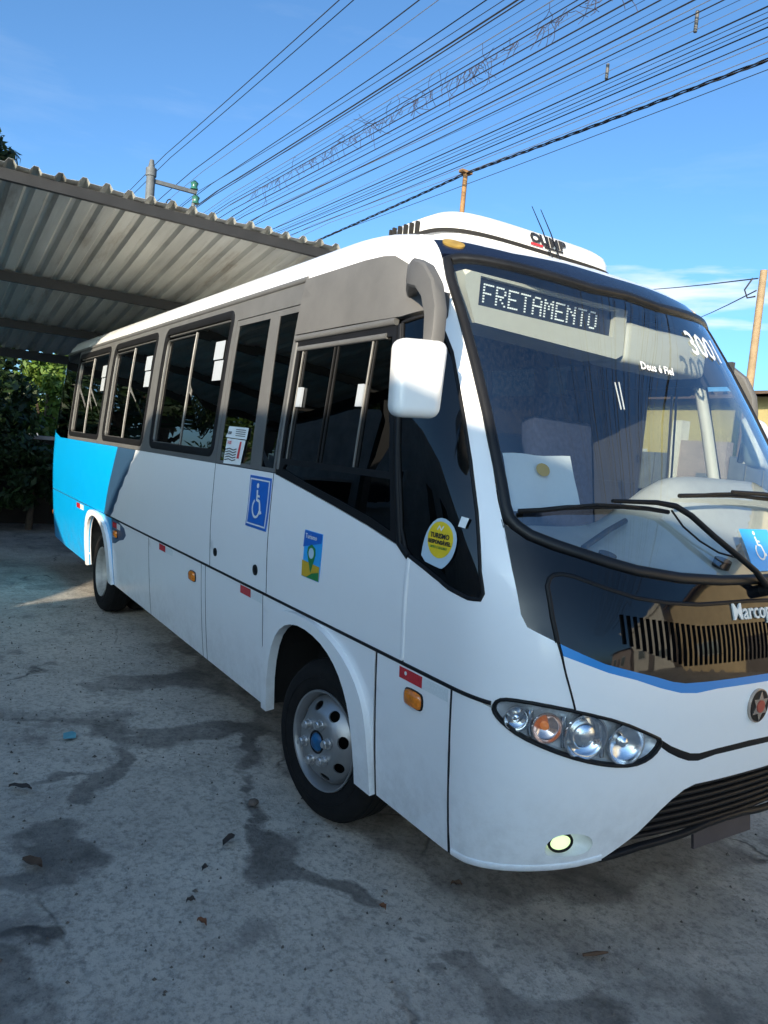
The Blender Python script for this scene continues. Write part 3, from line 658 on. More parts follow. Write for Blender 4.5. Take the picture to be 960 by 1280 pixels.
mb.box((-2.9,-.38,.50), (7.8,.09,.2)); mb.box((-2.9,.38,.50), (7.8,.09,.2)); mb.tube([(RX,-.8,.385),(RX,.8,.385)], .07, 10); mb.tube([(0,-.8,.385),(0,.8,.385)], .05, 10)
mb.box((-1.2,-.72,.47), (.9,.32,.26)); mb.box((-2.9,.7,.47), (.9,.34,.26))
mb.build('chassis', M['void'], bus)
# wheel wells
for dx in (RX, 0):
    for s in (-1, 1):
        A = arch_pts(dx, [(x*1.0, z+.012) for x, z in ARCHO]); v = []; f = []
        for (x, z) in A: v += [(x, s*1.03, z), (x, s*.55, z)]
        for i in range(len(A)-1): f.append((2*i, 2*i+1, 2*i+3, 2*i+2))
        f.append(tuple(2*i+1 for i in range(len(A))))
        mesh_obj('wheel_well', v, f, M['wellm'] if dx == RX else M['void'], bus)
# wheels
def wheel(cx, cy, cz, s, steer=0.0, dual=False, detail=True):
    RT = .388; W2 = .115
    prof = [(.232,-.085),(.250,-.105),(.285,-.116),(.325,-.118),(.352,-.112),(.372,-.098),(.383,-.075),(.388,-.04),(.388,.04),(.383,.075),(.372,.098),(.352,.112),(.285,.116),(.232,.085)]
    rotm = Matrix.Rotation(steer, 3, 'Z')
    def place(p): q = rotm @ Vector((p[0], p[1] if s < 0 else -p[1], p[2])); return (q.x+cx, q.y+cy, q.z+cz)
    def lathe(name, prof, m_, parent, n=56, smooth=35):
        v = []; f = []
        for (r_, y) in prof:
            for i in range(n):
                t = 2*math.pi*i/n; v.append(place((r_*math.cos(t), y, r_*math.sin(t))))
        for k in range(len(prof)-1):
            for i in range(n):
                q = (k*n+i, k*n+(i+1) % n, (k+1)*n+(i+1) % n, (k+1)*n+i); f.append(q if s < 0 else tuple(reversed(q)))
        return mesh_obj(name, v, f, m_, parent, smooth)
    # here local y is outward = negative; profiles use y<0 outward
    ty = lathe('wheel', prof, M['tyre'], bus)
    if not detail: return ty
    # tread grooves
    for yy in (-.05, 0, .05): lathe('tread_rib', [(.386,yy-.016),(.3915,yy-.014),(.3915,yy+.014),(.386,yy+.016)], M['tyre'], ty)
    lathe('side_rib', [(.300,-.1165),(.302,-.1205),(.306,-.1205),(.308,-.1175)], M['tyre'], ty)
    rm = M['rim'] if not dual else M['rimdusty']
    fl = lathe('rim', [(.226,-.070),(.232,-.088),(.240,-.100),(.244,-.106),(.241,-.112),(.234,-.109),(.228,-.098),(.219,-.080),(.214,-.050),(.206,.06)], rm, ty)
    if not dual:
        prof_d = lambda r_: -.060-.080*(1-max(0, min(1, (r_-.118)/.095))**1.7) if r_ > .118 else -.140
    else:
        prof_d = lambda r_: .05-.0*r_ if r_ < .12 else .05-.10*((r_-.12)/.09)**1.3
    outer = [(.213*math.cos(t), .213*math.sin(t)) for t in np.linspace(0, 2*math.pi, 48, endpoint=False)]
    holes = []
    for k in range(8):
        t = 2*math.pi*(k+.35)/8; c0 = (.168*math.cos(t), .168*math.sin(t))
        holes.append([(c0[0]+(.026*math.cos(b))*(-math.sin(t))*1.15-(.021*math.sin(b))*math.cos(t)*-1, c0[1]+(.026*math.cos(b))*math.cos(t)*1.15+(.021*math.sin(b))*math.sin(t)) for b in np.linspace(0, 2*math.pi, 14, endpoint=False)])
    V, T = cdt(outer, holes, .02, None)
    def fm(p, o):
        r_ = math.hypot(*p); return place((p[0], prof_d(r_)-o, p[1]))
    vv, ff = solid(V, T, fm, 0, .008)
    di = mesh_obj('disc', vv, ff, rm, ty, 40)
    bm = bmesh.new(); bm.from_mesh(di.data); bmesh.ops.recalc_face_normals(bm, faces=bm.faces); bm.to_mesh(di.data); bm.free()
    lathe('brake_drum', [(.205,.03),(.0,.03)], M['void'], ty)
    yb = -.140 if not dual else .05
    lathe('hub', [(.058,yb+.012),(.056,yb-.002),(.048,yb-.004),(.044,yb+.006),(.030,yb+.008)], M['black'], ty, 24)
    lathe('hub_cap', [(.046,yb+.010),(.044,yb-.002),(.034,yb-.012),(.020,yb-.016),(.0,yb-.018)], M['hubblue'], ty, 24)
    for k in range(6):
        t = 2*math.pi*(k+.25)/6; c0 = (.096*math.cos(t), .096*math.sin(t)); v = []; f = []
        pr = [(.027,yb-.001),(.027,yb-.008),(.0205,yb-.009),(.0205,yb-.030),(.014,yb-.034),(.014,yb-.040),(0,yb-.041)]
        for (r_, y) in pr:
            for i in range(12):
                b = 2*math.pi*i/12; v.append(place((c0[0]+r_*math.cos(b), y, c0[1]+r_*math.sin(b))))
        for q in range(len(pr)-1):
            for i in range(12): f.append((q*12+i, q*12+(i+1) % 12, (q+1)*12+(i+1) % 12, (q+1)*12+i))
        mesh_obj('wheel_nut', v, f, M['nut'], ty, 35)
    return ty
wheel(-.015, -.930, .385, -1, steer=R(8))
wheel(-.015, .985, .385, 1, steer=R(8), detail=False)
wheel(RX+.06, -.955, .385, -1, dual=True)
wheel(RX+.06, -.68, .385, -1, detail=False)
for y in (.68, .955): wheel(RX+.06, y, .385, 1, detail=False)

# ------------------------------------------------------------------ stickers, marks and small fittings on the right side
def flat(name, pts, m, parent, off=.003, thick=.002, curve=cs, smooth=None, step=.05, res=0):
    """thin sticker: outline in (x, z) or (y, z) metres laid on the body"""
    return panel(name, [curve(*p) for p in pts], m, parent, off=off, thick=thick, res=res, step=step)
def disc(cx, cz, r, n=20, ry=None): return [(cx+r*math.cos(t), cz+(ry or r)*math.sin(t)) for t in np.linspace(0, 2*math.pi, n, endpoint=False)]
def stroke(pts, w):
    L = []; Rr = []
    for i, p in enumerate(pts):
        a = pts[max(0, i-1)]; b = pts[min(len(pts)-1, i+1)]; dx, dz = b[0]-a[0], b[1]-a[1]; l = math.hypot(dx, dz) or 1
        L.append((p[0]-dz/l*w, p[1]+dx/l*w)); Rr.append((p[0]+dz/l*w, p[1]-dx/l*w))
    return Rr + L[::-1]
def text_geo(body, size, shear=0.0, bold=0.0, align='LEFT'):
    cu = bpy.data.curves.new('t', 'FONT'); cu.body = body; cu.size = size; cu.shear = shear; cu.offset = bold; cu.align_x = align; cu.resolution_u = 2
    ob = bpy.data.objects.new('t', cu); COL.objects.link(ob)
    dg = bpy.context.evaluated_depsgraph_get(); me = bpy.data.meshes.new_from_object(ob.evaluated_get(dg))
    V = [(v.co.x, v.co.y) for v in me.vertices]; F = [tuple(p.vertices) for p in me.polygons]
    bpy.data.objects.remove(ob); bpy.data.meshes.remove(me); bpy.data.curves.remove(cu)
    return V, F
def text_on(name, body, size, fmap, m, parent, thick=.001, **kw):
    V, F = text_geo(body, size, **kw); n = len(V)
    v = [fmap(p, 0.0) for p in V]
    if thick:
        v += [fmap(p, thick) for p in V]
        ec = {}
        for t in F:
            for i in range(len(t)): ec[(t[i], t[(i+1) % len(t)])] = 1
        F2 = [tuple(i+n for i in t) for t in F]
        for (a, b) in ec:
            if (b, a) not in ec: F2.append((a, b, b+n, a+n))
        F = F2
    return mesh_obj(name, v, F, m, parent)
def side_text(name, body, x, z, size, m, parent, off=.006, tilt=0.0, **kw):
    return text_on(name, body, size, lambda p, o: S(cs(x+p[0]*math.cos(tilt)-p[1]*math.sin(tilt), z+p[1]*math.cos(tilt)+p[0]*math.sin(tilt)), off+o), m, parent, **kw)
def wheelchair(name_prefix, ox, oz, h, parent, m, curve, off):
    """wheelchair user symbol, h tall, as three raised shapes"""
    g = lambda pts: [(ox+x*h, oz+z*h) for x, z in pts]
    flat('symbol_head', g(disc(-.05, .40, .060)), m, parent, off, .001, curve)
    flat('symbol_body', g(stroke([(-.06,.30),(-.05,.20),(-.045,.06),(.03,.055),(.10,.045),(.13,-.02),(.17,-.17),(.19,-.235),(.255,-.20)], .034)), m, parent, off, .001, curve)
    flat('symbol_arm', g(stroke([(-.045,.165),(.10,.155)], .026)), m, parent, off+.0006, .001, curve)
    flat('symbol_wheel', g(stroke([(-.06+.205*math.cos(R(t)), -.14+.205*math.sin(R(t))) for t in range(118, 351, 10)], .028)), m, parent, off+.0003, .001, curve)
sg = flat('wheelchair_sign', [(-.935,1.315),(-.65,1.315),(-.635,1.605),(-.925,1.605)], M['signblue'], bus)
b0 = [(-.920,1.330),(-.665,1.330),(-.651,1.590),(-.911,1.590)]
panel('sign_border', [cs(*p) for p in b0], M['white2'], sg, holes=[[cs(*p) for p in [(-.912,1.338),(-.673,1.338),(-.660,1.582),(-.903,1.582)]]], off=.0045, thick=.001, res=0)
wheelchair('sign', -.79, 1.458, .235, sg, M['white2'], cs, .0045)
po = flat('tourism_poster', [(-.20,1.160),(-.02,1.160),(-.01,1.390),(-.19,1.390)], M['cyanblue'], bus)
flat('poster_sky', [(-.197,1.305),(-.015,1.345),(-.012,1.387),(-.191,1.387)], M['signblue'], po, .004, .001)
flat('poster_sand', [(-.199,1.162),(-.021,1.162),(-.019,1.232),(-.198,1.240)], M['sand'], po, .004, .001)
flat('poster_grass', [(-.15,1.162),(-.022,1.162),(-.021,1.205),(-.09,1.190)], M['green'], po, .0045, .001)
flat('poster_pin', [(-.105,1.190),(-.075,1.255),(-.062,1.283),(-.068,1.312),(-.105,1.328),(-.142,1.312),(-.148,1.283),(-.135,1.255)], M['green'], po, .005, .001)
flat('poster_pin_eye', disc(-.105, 1.285, .026), M['paleblue'], po, .006, .001)
side_text('poster_title', 'Turismo', -.175, 1.352, .034, M['white2'], po, .006)
ys = flat('campaign_sticker', smooth_loop([(.775,1.405),(.780,1.47),(.80,1.525),(.84,1.566),(.885,1.578),(.935,1.560),(.966,1.520),(.970,1.475),(.955,1.43),(.915,1.392),(.89,1.39)], 1), M['paleblue'], bus)
flat('sticker_disc', disc(.880, 1.494, .073, 26, .068), M['yellow'], ys, .0045, .001)
flat('sticker_tag', [(.962,1.555),(.992,1.552),(.997,1.588),(.967,1.592)], M['paper'], ys, .004, .001)
side_text('sticker_words', 'TURISMO', .880, 1.500, .026, M['ink'], ys, .006, align='CENTER', bold=.0006)
side_text('sticker_words', 'RESPONSÁVEL', .880, 1.478, .0205, M['ink'], ys, .006, align='CENTER', bold=.0006)
side_text('sticker_words', 'LIMPO E SEGURO', .880, 1.461, .013, M['green'], ys, .006, align='CENTER')
flat('sticker_icon', stroke([(.862,1.530),(.872,1.545),(.885,1.530),(.895,1.546)], .003), M['paper'], ys, .006, .001)
# notices taped to the door glass
pn = flat('door_notice', [(-1.36,1.645),(-1.09,1.650),(-1.055,1.795),(-1.345,1.800)], M['paper'], bus, .004, .0015)
pn2 = flat('door_notice', [(-1.365,1.806),(-1.04,1.800),(-1.03,1.868),(-1.335,1.874)], M['paper'], bus, .006, .0015)
side_text('notice_words', 'A.tor', -1.35, 1.825, .036, M['ink'], pn2, .008)
for k in range(4): flat('notice_line', [(-1.21,1.818+.012*k),(-1.06,1.815+.012*k),(-1.06,1.819+.012*k),(-1.21,1.822+.012*k)], M['ink'], pn2, .0085, .0006)
side_text('notice_words', 'TAXI', -1.33, 1.765, .030, M['redink'], pn, .006)
flat('notice_block', [(-1.155,1.685),(-1.12,1.685),(-1.105,1.785),(-1.13,1.785)], M['redink'], pn, .006, .0006)
for k in range(5): flat('notice_line', stroke([(-1.345,1.668+.016*k),(-1.28,1.676+.016*k),(-1.22,1.668+.016*k),(-1.17,1.676+.016*k)], .003), M['ink'], pn, .006, .0006)
# locks, reflectors, marker lamps
for x, z, r_ in ((-1.40,1.085,.026), (-.77,1.085,.030)):
    lk = flat('door_lock', disc(x, z, r_), M['black'], bus, .006, .008); flat('lock_barrel', disc(x, z, r_*.45), M['rubber'], lk, .009, .004)
for x0, x1, x2, z0, z1 in ((.680,.835,.995,.915,.960), (-.98,-.825,-.672,.915,.962), (-2.60,-2.44,-2.27,.915,.962), (-5.74,-5.55,-5.38,.90,.955), (-4.07,-3.92,-3.80,.895,.945)):
    rf = flat('reflector_strip', [(x0,z0),(x1,z0),(x1,z1),(x0,z1)], M['red'], bus, .0025, .0015)
    flat('reflector_white', [(x1,z0),(x2,z0),(x2,z1),(x1,z1)], M['silverref'], rf, .0025, .0015)
flat('reflector_logo', disc(.725, .942, .008, 10), M['white2'], bus, .0035, .001)
for k, (x, z) in enumerate(((.785,.858), (-1.82,.855), (-3.95,.845), (-7.42,.66))):
    pts = smooth_loop([(x-.06,z-.022),(x-.045,z-.036),(x+.045,z-.036),(x+.06,z-.022),(x+.06,z+.022),(x+.045,z+.036),(x-.045,z+.036),(x-.06,z+.022)], 1)
    mk = flat('marker_lamp', pts, M['rubber'], bus, .006, .008, step=.02)
    v = []; n = len(pts)
    for s_, o_ in ((.90,.006), (.86,.016), (.6,.024), (.25,.027)): v += [S(cs(x+(p[0]-x)*s_, z+(p[1]-z)*s_), o_) for p in pts]
    f = [(q*n+i, q*n+(i+1) % n, (q+1)*n+(i+1) % n, (q+1)*n+i) for q in range(3) for i in range(n)] + [tuple(3*n+i for i in range(n))]
    mesh_obj('marker_lens', v, f, M['amber'], mk, 60)
flat('paint_patch', [(-4.10,.968),(-4.10,.74),(-3.98,.755),(-3.84,.80),(-3.68,.83),(-3.60,.88),(-3.66,.935),(-3.86,.968)], M['navy'], bus, .0015, .001)
# badge and letters on the hood
def fmapf(y0, z0, off): return lambda p, o: S(cf(y0+p[0], z0+p[1]), off+o)
V, F = text_geo('Marcopolo', .085, bold=.0004); wid = max(p[0] for p in V)
text_on('maker_letters', 'Marcopolo', .085, fmapf(-wid/2+.05, 1.282, .005), M['silverref'], hb, thick=.006, bold=.0004)
em = panel('emblem', [cf(*p) for p in disc(.018, .952, .062, 28, .066)], M['emblemgold'], off=.016, thick=.02, res=0, step=None)
panel('emblem_field', [cf(*p) for p in disc(.018, .952, .057, 28, .061)], M['black'], em, off=.018, thick=.004, res=0, step=None)
star = []
for k in range(12):
    t = math.pi*k/6; rr = .055 if k % 2 == 0 else .030; star.append((.018+rr*math.sin(t), .952+rr*1.07*math.cos(t)))
panel('emblem_star', [cf(*p) for p in star], M['emblemgold'], em, off=.021, thick=.004, res=0, step=None)
panel('emblem_centre', [cf(*p) for p in disc(.018, .952, .024, 20)], M['emblemred'], em, off=.024, thick=.004, res=0, step=None)
# plate hung under the bumper, blank
pl = mesh_obj('number_plate', *box_geo((1.36, .13, .385), (.012, .40, .13), Matrix.Rotation(R(-8), 3, 'Y')), mat('plate_metal', (.055,.045,.05), .5, noise_amt=.2), bus)
# writing on the windscreen
def ws_text(name, body, size, u, v, m, **kw):
    a0, w0 = px(u, v); P = S((a0, w0)); y0 = P[1]
    return text_on(name, body, size, lambda p, o: S(cf(y0+p[0], w0+p[1]), .002), m, ws, thick=0, **kw)
ws_text('motto_letters', 'Deus é Fiel', .050, 801, 461, M['white2'], shear=.35, bold=.0012)
ws_text('fleet_number', '3001', .17, 866, 442, M['white2'], bold=.002)
wsig = panel('wheelchair_sticker', [cf(.085,1.455), cf(.30,1.455), cf(.30,1.615), cf(.085,1.615)], M['cyanblue'], ws, off=.003, thick=.001, res=.05)
wheelchair('ws', .185, 1.545, .135, wsig, M['white2'], cf, .005)
# ------------------------------------------------------------------ air conditioner on the roof
def rounded_loft(name, rings, m, parent, smooth=45, cap=True):
    n = len(rings[0]); v = [p for r_ in rings for p in r_]
    f = [(k*n+i, k*n+(i+1) % n, (k+1)*n+(i+1) % n, (k+1)*n+i) for k in range(len(rings)-1) for i in range(n)]
    if cap: f.append(tuple((len(rings)-1)*n+i for i in range(n)))
    return mesh_obj(name, v, f, m, parent, smooth)
def acring(hx, hy, z, p=4.2, n=64, cx=-.14, dz=0):
    out = []
    for i in range(n):
        t = 2*math.pi*i/n; c, s_ = math.cos(t), math.sin(t)
        x = hx*abs(c)**(2/p)*(1 if c > 0 else -1); y = hy*abs(s_)**(2/p)*(1 if s_ > 0 else -1)
        out.append((cx+x, y-.10, z - dz*(max(0, x)/hx)**2))
    return out
AC = [(.36,.570,2.82),(.365,.580,2.88),(.360,.576,2.935),(.345,.558,2.97),(.312,.515,2.995),(.25,.44,3.011),(.15,.30,3.020),(.04,.1,3.022)]
ac = rounded_loft('air_conditioner', [acring(hx, hy, z, dz=.03) for hx, hy, z in AC], M['white2'], bus)
for k in range(6): MB().box((-.36+.052*k, -.688+.014*(k == 0), 2.925-.002*k), (.014, .02, .065)).build('vent_slot', M['void'], ac)
rounded_loft('intake_slot', [acring(.362,.592,2.872,dz=.02), acring(.3675,.599,2.872,dz=.02), acring(.3675,.599,2.890,dz=.02), acring(.362,.594,2.890,dz=.02)], M['void'], ac, cap=False)
V, F = text_geo('OLIMP', .13, bold=.004)
def acmap(x0, y0, z0): return lambda p, o: (acx(y0+p[0]*1.25, z0+p[1])+.010, y0+p[0]*1.25, z0+p[1])
def acx(y, z):
    for k in range(len(AC)-1):
        if AC[k][2]-.03 <= z <= AC[k+1][2]-.03:
            t = (z-AC[k][2]+.03)/(AC[k+1][2]-AC[k][2]); hx = AC[k][0]*(1-t)+AC[k+1][0]*t; hy = AC[k][1]*(1-t)+AC[k+1][1]*t
            return -.14+hx*max(0, 1-(abs(y+.10)/hy)**4.2)**(1/4.2)
    return .15
text_on('brand_letters', 'OLIMP', .070, acmap(0, -.235, 2.896), M['ink'], ac, thick=0, bold=.0035)
mb = MB(); mb.box((.2285, -.19, 2.886), (.004, .08, .010)); mb.build('brand_underline', M['redink'], ac)
mb = MB(); mb.box((.2285, -.07, 2.886), (.004, .13, .008)); mb.build('brand_underline', M['ink'], ac)
# roof aerials
for (u0, v0, u1, v1, xx) in ((705,328,665,258,.40), (712,330,676,262,.38)):
    p1 = at(0, u1, v1, -.15)
    p0 = np.array([.46, -.28+.05*(u0 > 708), 2.735])
    mb = MB(); mb.tube([p0, p0+(p1-p0)*.5+np.array([0, 0, .01]), p1], [.004,.003,.002], 6); o = mb.build('aerial', M['black'], bus)
# ------------------------------------------------------------------ mirrors
def mirror(s):
    g = lambda p: Vector((p[0]-(.27 if s > 0 else 0), p[1]*s, p[2]-(.03 if s > 0 else 0)))
    path = [(.36,.985,2.50),(.46,1.06,2.515),(.58,1.13,2.505),(.70,1.17,2.465),(.79,1.195,2.40),(.845,1.21,2.31),(.862,1.22,2.22),(.862,1.225,2.17)]
    P = []
    for i in range(len(path)-1):
        for t in (0, .5): P.append(Vector(path[i]).lerp(Vector(path[i+1]), t))
    P.append(Vector(path[-1])); n = len(P); v = []; f = []; k = 10
    for i, p in enumerate(P):
        t = (P[min(i+1, n-1)]-P[max(i-1, 0)]).normalized(); w = .066-.038*(i/(n-1)); d = .030
        a = Vector((0, 1, 0)); a = (a-t*a.dot(t)).normalized(); b = t.cross(a)
        for j in range(k):
            q = 2*math.pi*j/k; c, s_ = math.cos(q), math.sin(q)
            v.append(g(p+a*d*(abs(c)**.4)*(1 if c > 0 else -1)+b*w*(abs(s_)**.4)*(1 if s_ > 0 else -1)))
    for i in range(n-1):
        for j in range(k): f.append((i*k+j, i*k+(j+1) % k, (i+1)*k+(j+1) % k, (i+1)*k+j))
    f.append(tuple(range(k))); f.append(tuple((n-1)*k+j for j in range(k)))
    arm = mesh_obj('mirror_arm', v, f, M['cover'], bus, 38)
    mb = MB(); mb.box((0, 0, 0), (.11, .185, .275)); h = mb.build('mirror_head', M['white2'], bus); bevel_obj(h, .038, 5, 80)
    for q in h.data.vertices:
        z = q.co.z; q.co.y *= 1 + (.06 if z > 0 else -.06)*abs(z)/.14; q.co.x += -.03*(z/.14); q.co.y += (.12*z if s < 0 else -.12*z)
    h.location = g((.872, 1.285, 2.065)); h.rotation_euler = (R(-3)*s, R(3), R(14)*s)
    mb = MB(); mb.box((-.054, 0, 0), (.008, .155, .24)); mg = mb.build('mirror_glass', M['chrome'], h); bevel_obj(mg, .003, 1)
    return h
mirror(-1); mirror(1)
# ------------------------------------------------------------------ wipers
def wiper(arm_pts, blade_pts, name='wiper'):
    A = [S(p, o) for p, o in arm_pts]; B = [S(p, o) for p, o in blade_pts]
    mb = MB(); mb.tube(A, [.016]+[.012]*(len(A)-3)+[.010, .007], 8); w = mb.build(name, M['black'], bus, 60)
    mb = MB(); mb.tube(B, .009, 6); bl = mb.build('wiper_blade', M['rubber'], w, 60)
    mb = MB(); c0 = B[len(B)//2]; mb.tube([B[1], (np.array(B[1])*.5+c0*.5)+snorm(*blade_pts[2][0])*.016, c0+snorm(*blade_pts[3][0])*.02, (np.array(B[-2])*.5+c0*.5)+snorm(*blade_pts[4][0])*.016, B[-2]], .005, 6); mb.build('wiper_bridge', M['black'], w)
    mb = MB(); mb.tube([A[0]-snorm(*arm_pts[0][0])*.06, A[0]+snorm(*arm_pts[0][0])*.02], .026, 12); mb.build('wiper_pivot', M['black'], w, 40)
    return w
wiper([(px(952,738), .03), (px(930,718), .05), (px(905,699), .055), (px(878,677), .055), (px(850,652), .055), (px(832,640), .052), (px(810,635), .048), (px(757,632), .04)],
      [(px(647,641), .014), (px(675,640), .016), (px(705,637), .018), (px(740,636), .018), (px(775,636), .018), (px(805,638), .016), (px(832,642), .014)])
wl2 = [cf(.92,1.50), cf(.86,1.58), cf(.75,1.66), cf(.62,1.70), cf(.5,1.725), cf(.42,1.732), cf(.30,1.738), cf(.06,1.738)]
wiper([(p, .05) for p in wl2], [(px(845,622), .016), (px(860,622), .018), (px(880,622), .02), (px(905,622), .02), (px(925,623), .02), (px(942,625), .018), (px(956,626), .016)])
hose = [S(px(832,642), .03), S(px(850,660), .015), S(px(872,678), .012), S(px(895,692), .012), S(px(915,701), .03)]
mb = MB(); mb.tube(hose, .004, 6); mb.build('washer_hose', M['rubber'], bus)
# ------------------------------------------------------------------ cab and cabin
ny, nx = 41, 15; v = []; f = []
for j in range(ny):
    y = -1.0+2.0*j/(ny-1)
    hump = 0.5*(1+math.tanh((y+.10)/.13))*0.5*(1-math.tanh((y-.92)/.08))
    for i in range(nx):
        t = i/(nx-1); zf = 1.435
        xf_ = XF(min(.985, abs(y)/HW(zf+.02)), zf+.02)-.035
        if t < .75:
            s_ = t/.75; x = xf_-(xf_-.78)*s_; z = zf+.12*s_+hump*.30*max(0, math.sin(math.pi*min(1, max(0, (s_-.18)/.95))))
        else:
            s_ = (t-.75)/.25; x = .78-.06*s_; z = zf+.12+hump*.30*math.sin(math.pi*(1-.18)/.95)*(1-s_)-.55*s_
        v.append((x, y*(1-.0*t), z))
for j in range(ny-1):
    for i in range(nx-1): f.append((j*nx+i, j*nx+i+1, (j+1)*nx+i+1, (j+1)*nx+i))
dsh = mesh_obj('dashboard', v, f, M['dash'], bus, 70)
mb = MB(); mb.tube([(1.12,-.62,1.505),(1.0,-.35,1.56),(.96,-.2,1.60)], .012, 8); mb.build('dash_groove', M['dashdark'], dsh, 60)
for y, z, x in ((.02,1.475,1.28), (-.55,1.48,1.17)):
    mb = MB(); mb.tube([(x,y,z-.02),(x+.01,y,z+.012)], .035, 16); mb.build('air_vent', M['dashdark'], dsh, 40)
# destination box behind the glass
XD = .54
D = [at(0, u, v_, XD) for u, v_ in ((583,345),(599,343),(680,362),(788,392),(788,425),(783,440),(707,424),(640,410),(602,403))]
D2 = [(p[1], p[2]) for p in D]
Win = [at(0, u, v_, XD) for u, v_ in ((601,347),(604,383),(766,421),(768,387))]
y0 = Win[0][1]; y1 = Win[2][1]; zt0 = (Win[0][2]+Win[3][2])/2; zb0 = (Win[1][2]+Win[2][2])/2
ow = [(y0-.085, zt0+.01), (y0-.075, zt0-.06), (y0-.01, zb0-.075), (y1+.04, zb0-.10), (y1+.085, zb0-.075), (y1+.085, zt0+.02)]
V, T = cdt(ow, [[(y0, zb0), (y1, zb0), (y1, zt0), (y0, zt0)]], .06, .05)
vv, ff = solid(V, T, lambda p, o: (XD+o, p[0], p[1]), 0, .22)
db = mesh_obj('destination_box', vv, ff, M['beige'], bus, 30)
board = mesh_obj('led_board', *box_geo((XD-.03, (y0+y1)/2, (zt0+zb0)/2), (.01, y1-y0+.02, zt0-zb0+.02)), M['ledback'], db)
G = dict(F=["11111","10000","10000","11110","10000","10000","10000"], R=["11110","10001","10001","11110","10100","10010","10001"], E=["11111","10000","10000","11110","10000","10000","11111"],
         T=["11111","00100","00100","00100","00100","00100","00100"], A=["01110","10001","10001","11111","10001","10001","10001"], M=["10001","11011","10101","10101","10001","10001","10001"],
         N=["10001","11001","10101","10011","10001","10001","10001"], O=["01110","10001","10001","10001","10001","10001","01110"])
word = 'FRETAMENTO'; cols = len(word)*6-1; dy = (y1-y0)*.84/cols; dz = (zt0-zb0)*.70/7; ys0 = y0+(y1-y0)*.05; zs0 = zt0-(zt0-zb0)*.20
mb = MB()
for ci, ch in enumerate(word):
    for r_ in range(7):
        for c_ in range(5):
            if G[ch][r_][c_] == '1':
                y = ys0+(ci*6+c_)*dy; z = zs0-r_*dz
                mb.box((XD-.022, y, z), (.004, dy*.62, dz*.5))
ld = mb.build('led_dots', M['led'], db); ld['kind'] = 'stuff'
mb = MB(); mb.box((XD-.125, (y1+.10+.84)/2, zb0-.005), (.25, .84-y1-.11, .20)); hd = mb.build('header_trim', M['beige'], bus); bevel_obj(hd, .03, 3)
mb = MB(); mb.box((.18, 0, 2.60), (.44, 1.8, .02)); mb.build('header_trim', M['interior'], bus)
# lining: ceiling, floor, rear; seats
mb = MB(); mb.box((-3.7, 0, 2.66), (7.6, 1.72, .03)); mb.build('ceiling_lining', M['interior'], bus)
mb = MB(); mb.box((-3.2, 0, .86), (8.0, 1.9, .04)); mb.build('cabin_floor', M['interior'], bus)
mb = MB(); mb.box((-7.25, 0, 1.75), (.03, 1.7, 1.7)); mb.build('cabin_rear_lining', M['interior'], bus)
mb = MB(); mb.box((0, 0, .22), (.46, .84, .10)); mb.box((-.24, 0, .58), (.10, .84, .74), Matrix.Rotation(R(-10), 3, 'Y')); mb.box((0, 0, .08), (.3, .6, .18))
st = mb.build('passenger_seat', M['seat'], bus); bevel_obj(st, .03, 2)
st.location = (-1.6, .60, .88)
for i in range(8):
    for y in (-.60, .60):
        x = -1.9-.70*i
        if i == 0 and y > 0: continue
        if y < 0 and x > -2.2: continue
        c2 = st.copy(); COL.objects.link(c2); c2.parent = bus; c2.location = (x, y, .88)
mb = MB(); mb.box((0, 0, .40), (.50, .50, .12)); mb.box((-.26, 0, .82), (.12, .50, .78), Matrix.Rotation(R(-10), 3, 'Y')); mb.box((-.36, 0, 1.27), (.09, .28, .18))
ds = mb.build('driver_seat', M['seat'], bus); bevel_obj(ds, .03, 2); ds.location = (.12, .52, .88)
mb = MB(); ca = Vector((.66, .50, 1.50)); rm_ = Matrix.Rotation(R(-62), 3, 'Y')
mb.tube([ca+rm_ @ Vector((.22*math.cos(t), .22*math.sin(t), 0)) for t in np.linspace(0, 2*math.pi, 33)], .016, 8, cap=False)
mb.tube([ca+rm_ @ Vector((.21, 0, 0)), ca, ca+rm_ @ Vector((-.21, 0, 0))], .014, 6); mb.tube([ca, ca+rm_ @ Vector((0, 0, -.35))], .03, 8)
mb.build('steering_wheel', M['dashdark'], bus, 60)
mb = MB(); mb.tube([(.05,-.62,.9),(.02,-.60,1.6),(.05,-.58,2.58)], .017, 10); mb.tube([(-.45,-.30,.9),(-.45,-.30,2.6)], .017, 10); mb.build('grab_pole', M['alu'], bus, 60)
xp = at(1, 806, 555, 1.06)[0]
mb = MB(); mb.box(((-.62+xp)/2, 1.03, 1.95), (xp+.62, .03, .80)); mb.box(((-.62+xp)/2, .99, 1.35), (xp+.62, .03, .8)); mb.build('cab_partition', M['interior'], bus)
pt_ = [cs(x+.02, z) for x, z in densify(sl_ + [(.668,1.40)], .08, False)]
mb = MB(); mb.tube([S(p_, -.045)*np.array([1, -1, 1]) for p_ in pt_], .032, 10); mb.build('pillar_trim', M['beige'], bus, 60)
for k in (0, 1):
    mb = MB(); mb.tube([S(px(775+5*k,473), -.03), S(px(783+4*k,507), -.03)], .0028, 6); mb.build('visor_clip', M['white2'], bus)
for sg_ in (-1, 1):
    mb = MB(); mb.box((-3.6, sg_*.955, 2.60), (7.4, .05, .22)); mb.box((.0, sg_*.985, 2.39), (1.2, .03, .13)); mb.build('cove_lining', M['interior'], bus)
